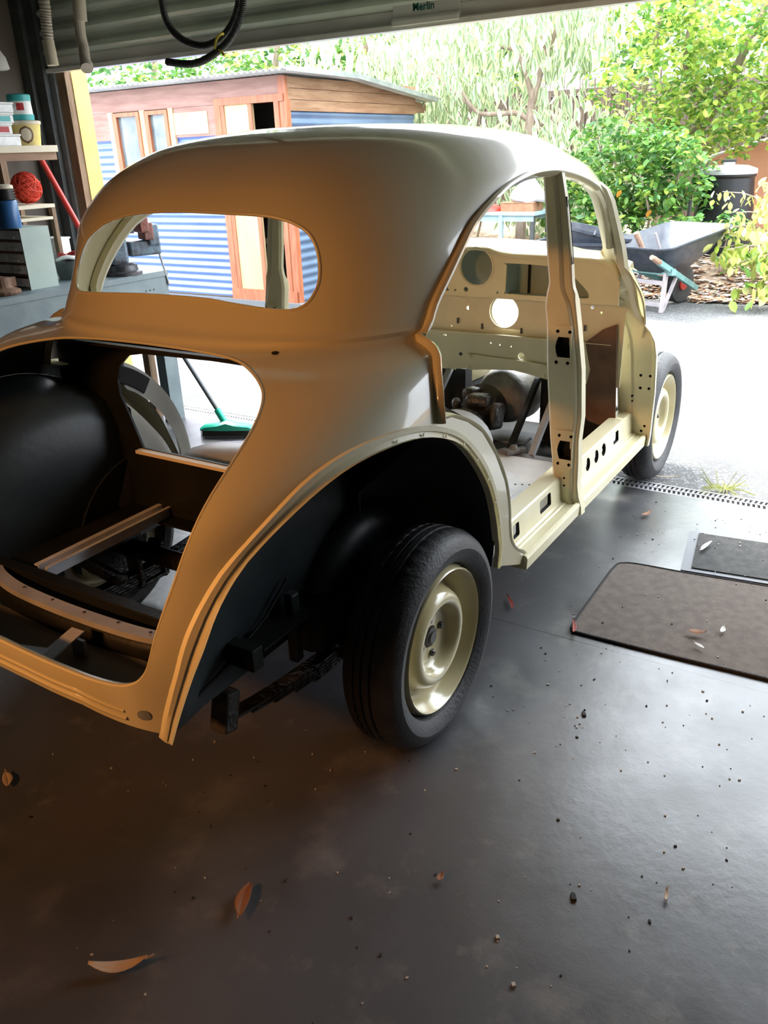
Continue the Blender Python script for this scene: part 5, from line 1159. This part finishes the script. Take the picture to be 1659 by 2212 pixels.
# ball of orange net
nb = MB(); r_ = random.Random(9); nb.lathe([(.001, -.078), (.04, -.066), (.065, -.035), (.074, 0), (.068, .035), (.045, .062), (.001, .076)], n=24)
for k in range(34):
    ax_ = Vector((r_.gauss(0, 1), r_.gauss(0, 1), r_.gauss(0, 1))).normalized(); u = ax_.orthogonal().normalized(); v = ax_.cross(u); off = r_.uniform(-.5, .5); rr0 = .082*math.sqrt(1-off*off)*r_.uniform(.93, 1.03)
    nb.tube([ax_*off*.08+u*rr0*math.cos(t)+v*rr0*math.sin(t) for t in np.linspace(0, 2*math.pi, 19)[:-1]], .0022, 4, closed=True)
simple('twine_ball', nb, M['orange_net'], 'tangled ball of orange twine on the small timber rack', 'twine', (1.50, 3.43, 1.366), smooth=True)
# tubs and boxes on the shelf
tbk = empty('food_tub', (1.53, 3.38, 1.578)); tag(tbk, 'yellow food tub with brown print on the wall shelf', 'tub')
MB().lathe([(.001, 0), (.066, 0), (.080, .112), (.001, .112)], (1.53, 3.38, 1.578), 'z', 32).build('tub_body', M['yellow_tub'], tbk, smooth=True, auto=40)
MB().lathe([(.083, .105), (.085, .120), (.078, .124), (.001, .124)], (1.53, 3.38, 1.578), 'z', 32).build('tub_lid', M['shelf_board'], tbk, smooth=True, auto=40)
def wrap(c, r0, r1, z0, z1, a0, a1, name, m, parent, el=False):
    mb = MB(); n = 14; rows = []
    for i in range(9):
        f = i/8; z = z0+(z1-z0)*f; r = r0+(r1-r0)*f+.0012; h = math.sqrt(max(0, 1-(2*f-1)**2)) if el else 1; am = (a0+a1)/2
        rows.append([(c[0]+r*math.cos(R(am+(a0+(a1-a0)*j/n-am)*h)), c[1]+r*math.sin(R(am+(a0+(a1-a0)*j/n-am)*h)), c[2]+z) for j in range(n+1)])
    mb.loft(rows, close_u=False); return mb.build(name, m, parent, smooth=True)
bm = wrap((1.53, 3.38, 1.578), .0665, .078, .01, .098, 205, 262, 'tub_print', M['brown_print'], tbk, True); wrap((1.53, 3.38, 1.578), .0685, .0785, .022, .088, 213, 254, 'tub_emblem', M['shelf_board'], tbk, True)
wt = empty('white_tub', (1.53, 3.39, 1.702)); tag(wt, 'white tub with teal lid and base stacked on the yellow tub', 'tub')
MB().lathe([(.001, 0), (.062, 0), (.064, .03), (.001, .03)], (1.53, 3.39, 1.702), 'z', 28).build('tub_base', M['teal'], wt, smooth=True, auto=40)
MB().lathe([(.060, .03), (.058, .10), (.001, .10)], (1.53, 3.39, 1.702), 'z', 28).build('tub_body', M['white_plastic'], wt, smooth=True, auto=40)
MB().lathe([(.060, .095), (.061, .125), (.055, .130), (.001, .130)], (1.53, 3.39, 1.702), 'z', 28).build('tub_lid', M['teal'], wt, smooth=True, auto=40)
wrap((1.53, 3.39, 1.702), .0596, .0586, .05, .085, 215, 252, 'tub_label', M['red_print'], wt)
for k, (x, z, w, hgt, mt, lab) in enumerate(((1.36, 1.578, .17, .058, 'clearplastic', 'clear grey plastic box at the bottom of the stack on the shelf'), (1.33, 1.636, .15, .052, 'red_print', 'clear box showing red contents, second from the bottom of the stack'), (1.34, 1.688, .17, .050, 'teal', 'clear box with teal contents, third from the bottom of the stack'), (1.36, 1.738, .15, .050, 'clearplastic', 'clear box on top of the stack on the shelf'))):
    bx = empty('plastic_box', (x, 3.40, z)); tag(bx, lab, 'box', 'clear boxes stacked on the wall shelf')
    MB().bb(x-w/2, x+w/2, 3.32, 3.48, z, z+hgt-.010).build('box_body', M['clearplastic'], bx, bevel=.004)
    MB().bb(x-w/2-.004, x+w/2+.004, 3.316, 3.484, z+hgt-.010, z+hgt).build('box_lid', M['clearplastic'] if mt != 'teal' else M['white_plastic'], bx, bevel=.003)
    if mt != 'clearplastic': MB().bb(x-w/2+.02, x+w/2-.02, 3.3185, 3.321, z+.008, z+hgt-.016).bb(x-w/2-.0015, x-w/2+.001, 3.34, 3.46, z+.008, z+hgt-.016).build('box_contents', M[mt], bx)
for k, (x, y, w, z, hh, lab) in enumerate(((1.67, 3.42, .10, .895, .10, 'grey plastic tub at the back of the workbench behind the rack'), (1.68, 3.50, .09, 1.0, .08, 'upper pale plastic tub stacked at the back of the workbench'))):
    simple('plastic_tub', MB().box((0, 0, hh/2), (w, .14, hh)).box((0, 0, hh), (w+.012, .152, .010)), M['clearplastic'], lab, 'tub', (x, y, z), 'plastic tubs at the back of the bench', bevel=.004)
# black bucket with red and white rope
bk_ = empty('rope_bucket', (1.42, 3.12, .895)); tag(bk_, 'dark bucket with red and white rope on the workbench', 'bucket')
MB().lathe([(.001, 0), (.065, 0), (.080, .10), (.084, .10), (.084, .094)], (1.44, 3.10, .895), 'z', 24).build('bucket_body', M['post_green'], bk_, smooth=True, auto=40)
MB().tube([(1.44+.06*math.cos(t), 3.10+.06*math.sin(t), 1.005+.012*math.sin(2*t)) for t in np.linspace(0, 2*math.pi, 25)[:-1]], .011, 8, closed=True).build('white_rope', M['white_plastic'], bk_, smooth=True)
MB().tube([(1.44+.045*math.cos(t), 3.10+.045*math.sin(t), 1.02+.010*math.cos(2*t)) for t in np.linspace(0, 2*math.pi, 25)[:-1]], .010, 8, closed=True).build('red_rope', M['red_tool'], bk_, smooth=True)
# rusty casting at the front of the bench
rc = MB().lathe([(.001, 0), (.085, 0), (.09, .02), (.05, .035), (.045, .08), (.001, .09)], n=18).box((.05, .02, .05), (.10, .04, .05), rz=.4).box((-.04, .04, .085), (.09, .05, .04), rz=-.6)
simple('rusty_casting', rc, M['rust'], 'rusty brown iron casting at the front of the workbench', 'casting', (.915, 2.97, .895), bevel=.006)
# red-handled long tool leaning on the post
rt = empty('long_handled_cutter', (1.80, 3.36, .895)); tag(rt, 'red tubular tool handle with black grip leaning against the door post', 'tool handle')
a, b_ = Vector((1.82, 3.30, .90)), Vector((1.80, 3.735, 1.645)); MB().tube([a, a.lerp(b_, .5), a.lerp(b_, .86)], .0175, 14).build('shaft', M['red_tool'], rt, smooth=True)
MB().tube([a.lerp(b_, .85), a.lerp(b_, .97), a.lerp(b_, .99), b_], [.021, .022, .024, .018], 14).build('grip', M['black_plastic'], rt, smooth=True)
# unidentified white thing, given a lamp-like shell and an added cord
wl_ = empty('white_hanging_object', (1.5, 3.5, 1.96)); tag(wl_, 'unidentified white plastic object hanging high on the left', 'hanging object')
MB().lathe([(.001, .06), (.05, .06), (.075, .02), (.085, -.03), (.078, -.035), (.001, -.03)], (1.46, 3.46, 1.985), 'z', 24).build('housing', M['white_plastic'], wl_, smooth=True, auto=40)
MB().tube([(1.46, 3.46, 2.04), (1.46, 3.46, 2.75)], .008, 8).build('drop_cord', M['black_plastic'], wl_)
# hoses hanging from the ceiling
def hose(name, pts, r, m, label, ribs=None, parts=()):
    root = empty(name, (pts[0][0], pts[0][1], 2.75)); tag(root, label, 'hose')
    c = smooth_curve(pts, 14); n = len(c); rs = [r*(1+(.13 if (i % 2) else 0)) if (ribs and ribs[0] <= i/n <= ribs[1]) else r for i in range(n)]
    MB().tube(c, rs, 14).build('hose_tube', m, root, smooth=True, auto=25); return root, c
h1, c = hose('vacuum_hose', [(1.6, 3.14, 2.75), (1.6, 3.15, 2.5), (1.6, 3.135, 2.25), (1.6, 3.145, 2.15), (1.6, 3.155, 2.05), (1.6, 3.15, 1.96)], .026, M['beige_pipe'], 'beige ribbed vacuum hose hanging at far left of the garage door', (0, .72))
MB().tube([(1.6, 3.157, 2.07), (1.6, 3.15, 1.955)], .030, 14).build('hose_cuff', M['shelf_board'], h1, smooth=True, auto=30)
h2, c = hose('waste_pipe', [(1.6, 2.87, 2.75), (1.6, 2.865, 2.4), (1.6, 2.885, 2.2), (1.6, 2.90, 2.08), (1.6, 2.895, 2.02), (1.57, 2.862, 1.96), (1.55, 2.835, 1.925)], .026, M['beige_pipe'], 'smooth beige pipe with a bent open end hanging beside the ribbed hose')
MB().tube([(1.6, 2.872, 2.23), (1.6, 2.885, 2.13)], .032, 14).build('pipe_sleeve', M['shelf_board'], h2, smooth=True, auto=30)
MB().tube([(1.556, 2.842, 1.935), (1.543, 2.826, 1.915)], .031, 14).build('pipe_end', M['beige_pipe'], h2, smooth=True, auto=30)
def ribbed(parent, pts, r, name):
    c = smooth_curve(pts, 5); L = [0]
    for i in range(1, len(c)): L.append(L[-1]+(c[i]-c[i-1]).length)
    n = int(L[-1]/.0042); out = []
    for k in range(n+1):
        t = L[-1]*k/n; i = min(max(j for j in range(len(L)) if L[j] <= t+1e-9), len(c)-2); out.append(c[i].lerp(c[i+1], (t-L[i])/(L[i+1]-L[i])))
    MB().tube(out, [r*(1.14 if k % 2 else .93) for k in range(n+1)], 12).build(name, M['black_hose'], parent, smooth=True, auto=60)
bh = empty('coiled_hose', (1.6, 2.0, 2.75)); tag(bh, 'black corrugated hose hanging in a loop bound with yellow tape', 'hose')
ribbed(bh, [(1.62, 2.33, 2.75), (1.62, 2.345, 2.4), (1.62, 2.335, 2.17), (1.61, 2.30, 2.06), (1.6, 2.20, 1.985), (1.6, 2.07, 1.955), (1.6, 1.95, 1.99), (1.6, 1.87, 2.07), (1.6, 1.835, 2.2), (1.6, 1.83, 2.45), (1.6, 1.84, 2.75)], .0145, 'inner_loop')
ribbed(bh, [(1.57, 1.78, 2.75), (1.57, 1.78, 2.4), (1.57, 1.79, 2.18), (1.57, 1.82, 2.06), (1.57, 1.89, 1.97), (1.57, 2.01, 1.91), (1.57, 2.14, 1.885), (1.57, 2.30, 1.905)], .0150, 'outer_loop')
MB().tube([(1.585+.036*math.cos(t), 1.965-.018*math.sin(t), 1.957+.034*math.sin(t)) for t in np.linspace(0, 2*math.pi, 21)[:-1]], .006, 8, closed=True).tube([(1.56, 1.96, 1.93), (1.555, 1.925, 1.90)], .006, 6).build('yellow_tape', M['yellow_tape'], bh, smooth=True)
# broom
bm_ = empty('broom', (1.72, 2.33, 0)); tag(bm_, 'green-headed broom with grey handle leaning on the workbench front', 'broom')
hd = MB(); rows = []
for u, w, h0 in ((-.16, .015, .055), (-.13, .028, .075), (-.05, .034, .085), (0, .036, .10), (.05, .034, .085), (.13, .028, .075), (.16, .015, .055)): 
    d = Vector((-.45, .89, 0)); sd = Vector((.89, .45, 0)); c0 = Vector((1.72, 2.33, 0))+d*u
    rows.append([tuple(c0+sd*a+Vector((0, 0, b_))) for a, b_ in ((-w, .045), (w, .045), (w, h0-.012), (w*.4, h0), (-w*.4, h0), (-w, h0-.012))])
hd.loft(rows).build('broom_head', M['mint'], bm_, smooth=True, auto=40)
br_ = MB(); r_ = random.Random(2)
for k in range(150): 
    u = -.15+.30*(k % 50)/49; a = (-.02, 0, .02)[k//50]; c0 = Vector((1.72, 2.33, 0))+Vector((-.45, .89, 0))*u+Vector((.89, .45, 0))*a; br_.tube([c0+Vector((0, 0, .05)), c0+Vector((.89, .45, 0))*a*.6+Vector((0, 0, .002))], .003, 4)
br_.build('bristles', M['black_plastic'], bm_)
MB().tube([(1.72, 2.34, .08), (1.728, 2.40, .15)], .020, 12).build('socket', M['mint'], bm_, smooth=True)
MB().tube([(1.727, 2.39, .14), (1.76, 2.815, .66), (1.765, 2.835, .70)], .0125, 12).build('broom_handle', M['slate'], bm_, smooth=True)

# ================================================================== FLOOR THINGS
cm = empty('carpet_mat', (.95, -.6, 0)); tag(cm, 'brown carpet offcut with dark bound edge on the garage floor', 'mat')
poly = [(.668, -.128), (.660, -.16), (.666, -.40), (.682, -.73), (.70, -1.25), (1.33, -1.22), (1.30, -.90), (1.277, -.638), (1.245, -.36), (1.232, -.19), (1.215, -.135), (1.17, -.112), (.95, -.112), (.72, -.116)]
poly = [(p.x, p.y) for p in smooth_curve([(a, b_, 0) for a, b_ in poly], 4, True)]
MB().prism(poly, .0005, .007, 'z').build('carpet', M['carpet'], cm)
MB().tube([(a, b_, .0055) for a, b_ in poly], .0052, 8, closed=True).build('bound_edge', M['carpet_edge'], cm, smooth=True)
rm = empty('ribbed_mat', (1.44, -.65, 0)); tag(rm, 'dark ribbed door mat in a grey frame by the drain', 'mat')
def LQ(u, v): # u along y (0..1), v along x (0..1)
    a, b_, c, d = Vector((1.262, -.335, 0)), Vector((1.628, -.285, 0)), Vector((1.345, -1.02, 0)), Vector((1.70, -.97, 0))
    return (a.lerp(b_, v)).lerp(c.lerp(d, v), u)
fm = MB()
q = [LQ(0, 0), LQ(0, 1), LQ(1, 1), LQ(1, 0)]; fm.prism([(p.x, p.y) for p in q], .0005, .006, 'z'); fm.build('mat_frame', M['mat_frame'], rm)
mr_ = MB(); 
for k in range(46):
    v = .07+.86*k/45; a, b_ = LQ(.055, v), LQ(.945, v); a2, b2 = LQ(.055, v+.011), LQ(.945, v+.011)
    mr_.prism([(a.x, a.y), (b_.x, b_.y), (b2.x, b2.y), (a2.x, a2.y)], .006, .0115, 'z')
q = [LQ(.05, .06), LQ(.05, .94), LQ(.95, .94), LQ(.95, .06)]; mr_.prism([(p.x, p.y) for p in q], .006, .0075, 'z'); mr_.build('ribbed_insert', M['mat_rib'], rm)
# fallen leaves
def dry_leaf(loc, L, w, rz, curl, m, label, stem=True, zoff=.0):
    mb = MB(); n = 9; rows = []
    for i in range(n):
        t = i/(n-1); hw = w*math.sin(math.pi*min(1, t*.94+.04))**.8+.0008; x = L*(t-.5); z = .002+curl*L*(2*t-1)**2*.5+.006; bend = .25*L*(t-.5)**2
        rows.append([(x, bend-hw, z+hw*.5), (x, bend, z), (x, bend+hw, z+hw*.6)])
    mb.loft(rows, close_u=False)
    if stem: mb.tube([(L*.48, .01*L, rows[-1][1][2]), (L*.62, .05*L, rows[-1][1][2]+.004)], .0012, 5)
    o = mb.build('fallen_leaf', m, None, smooth=True, solid=.0008); o.location = (loc[0], loc[1], zoff); o.rotation_euler = (0, 0, rz)
    tag(o, label, 'leaf', 'fallen leaves on the floor'); return o
dry_leaf((-.97, .22), .115, .012, R(-52), .32, M['litter1'], 'pale curled gum leaf lying at the bottom left of the floor')
dry_leaf((-.72, .11), .085, .015, R(205), .18, M['litter2'], 'brown leaf with a pale tip on the dark floor below the car tail')
dry_leaf((-.74, .90), .06, .012, R(60), .2, M['litter1'], 'dull curled leaf at the far left edge of the floor')
dry_leaf((.82, -.49), .05, .012, R(-70), .3, M['litter2'], 'curled orange-brown leaf in the middle of the carpet mat', zoff=.008)
dry_leaf((.665, -.135), .075, .006, R(20), .12, M['litter3'], 'narrow red-brown leaf lying on the near left corner of the carpet mat', zoff=.010)
dry_leaf((1.47, -.375), .10, .008, R(170), .15, M['litter4'], 'white curled leaf on the ribbed mat', zoff=.012)
dry_leaf((1.70, -.085), .06, .009, R(-20), .25, M['litter2'], 'small dark brown leaf on the floor near the drain')
dry_leaf((.88, -.56), .04, .007, R(0), .25, M['litter4'], 'small pale leaf fragment toward the far side of the carpet mat', zoff=.008)
dry_leaf((.75, -.515), .04, .006, R(60), .2, M['litter4'], 'tiny white leaf fragment near the front edge of the carpet mat', zoff=.008)
dry_leaf((-.25, -.67), .03, .003, R(10), .2, M['litter1'], 'thin straw coloured leaf sliver on the bare floor at lower right')
dry_leaf((.73, .12), .09, .006, R(35), .05, M['litter3'], 'long reddish leaf beside the rear tyre at the slab joint')
dry_leaf((2.17, -.02), .16, .004, R(-80), .1, M['litter1'], 'long thin dry leaf against the front tyre')
dry_leaf((-.45, -.23), .022, .006, R(0), .3, M['litter2'], 'small brown crumb of leaf on the open floor below the rear wheel')
gt = MB(); r_ = random.Random(4)
for k in range(9):
    a = r_.uniform(0, 6.28); gt.tube([(2.16+.03*math.cos(a), -.30+.04*math.sin(a), .0), (2.16+.07*math.cos(a), -.30+.10*math.sin(a), .05+.03*r_.random())], .0016, 4)
for k in range(40):
    a = r_.uniform(0, 6.28); l_ = r_.uniform(.04, .13); gt.tube([(2.15, -.32, .008), (2.15+l_*.5*math.cos(a), -.32+l_*.6*math.sin(a), .018), (2.15+l_*math.cos(a), -.32+l_*1.1*math.sin(a), .006)], .0014, 4)
o = gt.build('grass_tuft', M['lf_lime'], None); tag(o, 'tuft of dry yellow-green grass lying beside the drain', 'grass')
gm = MB(); gm.use(M['grit'])
for k in range(420):
    x = r_.uniform(-1.1, 1.9); y = r_.uniform(-1.1, .9 if x < -.1 else -.02); 
    if .66 < x < 1.28 and y < -.11 and r_.random() < .5: z = .0075
    else: z = .0
    if 1.25 < x < 1.7 and y < -.28: z = .012
    s_0 = r_.choice((.0012, .0016, .0022, .003)); gm.use(M['grit'] if r_.random() < .62 else M['grit_dark']); gm.box((x, y, z+s_0*.5), (s_0*r_.uniform(1, 2.4), s_0*1.2, s_0), rz=r_.uniform(0, 3))
for x, y in ((.26, -.31), (-.35, -.50)): gm.use(M['grit_dark']).box((x, y, .003), (.012, .010, .006), rz=.5).box((x+.006, y+.005, .003), (.007, .006, .006))
for x, y in ((-.52, -.40), (-.60, -.47)): gm.use(M['grit']).box((x, y, .003), (.008, .007, .005), rz=.7)
tag(gm.build('floor_grit', None, None), 'tiny pale and dark crumbs scattered over the garage floor', 'grit', kind='stuff')
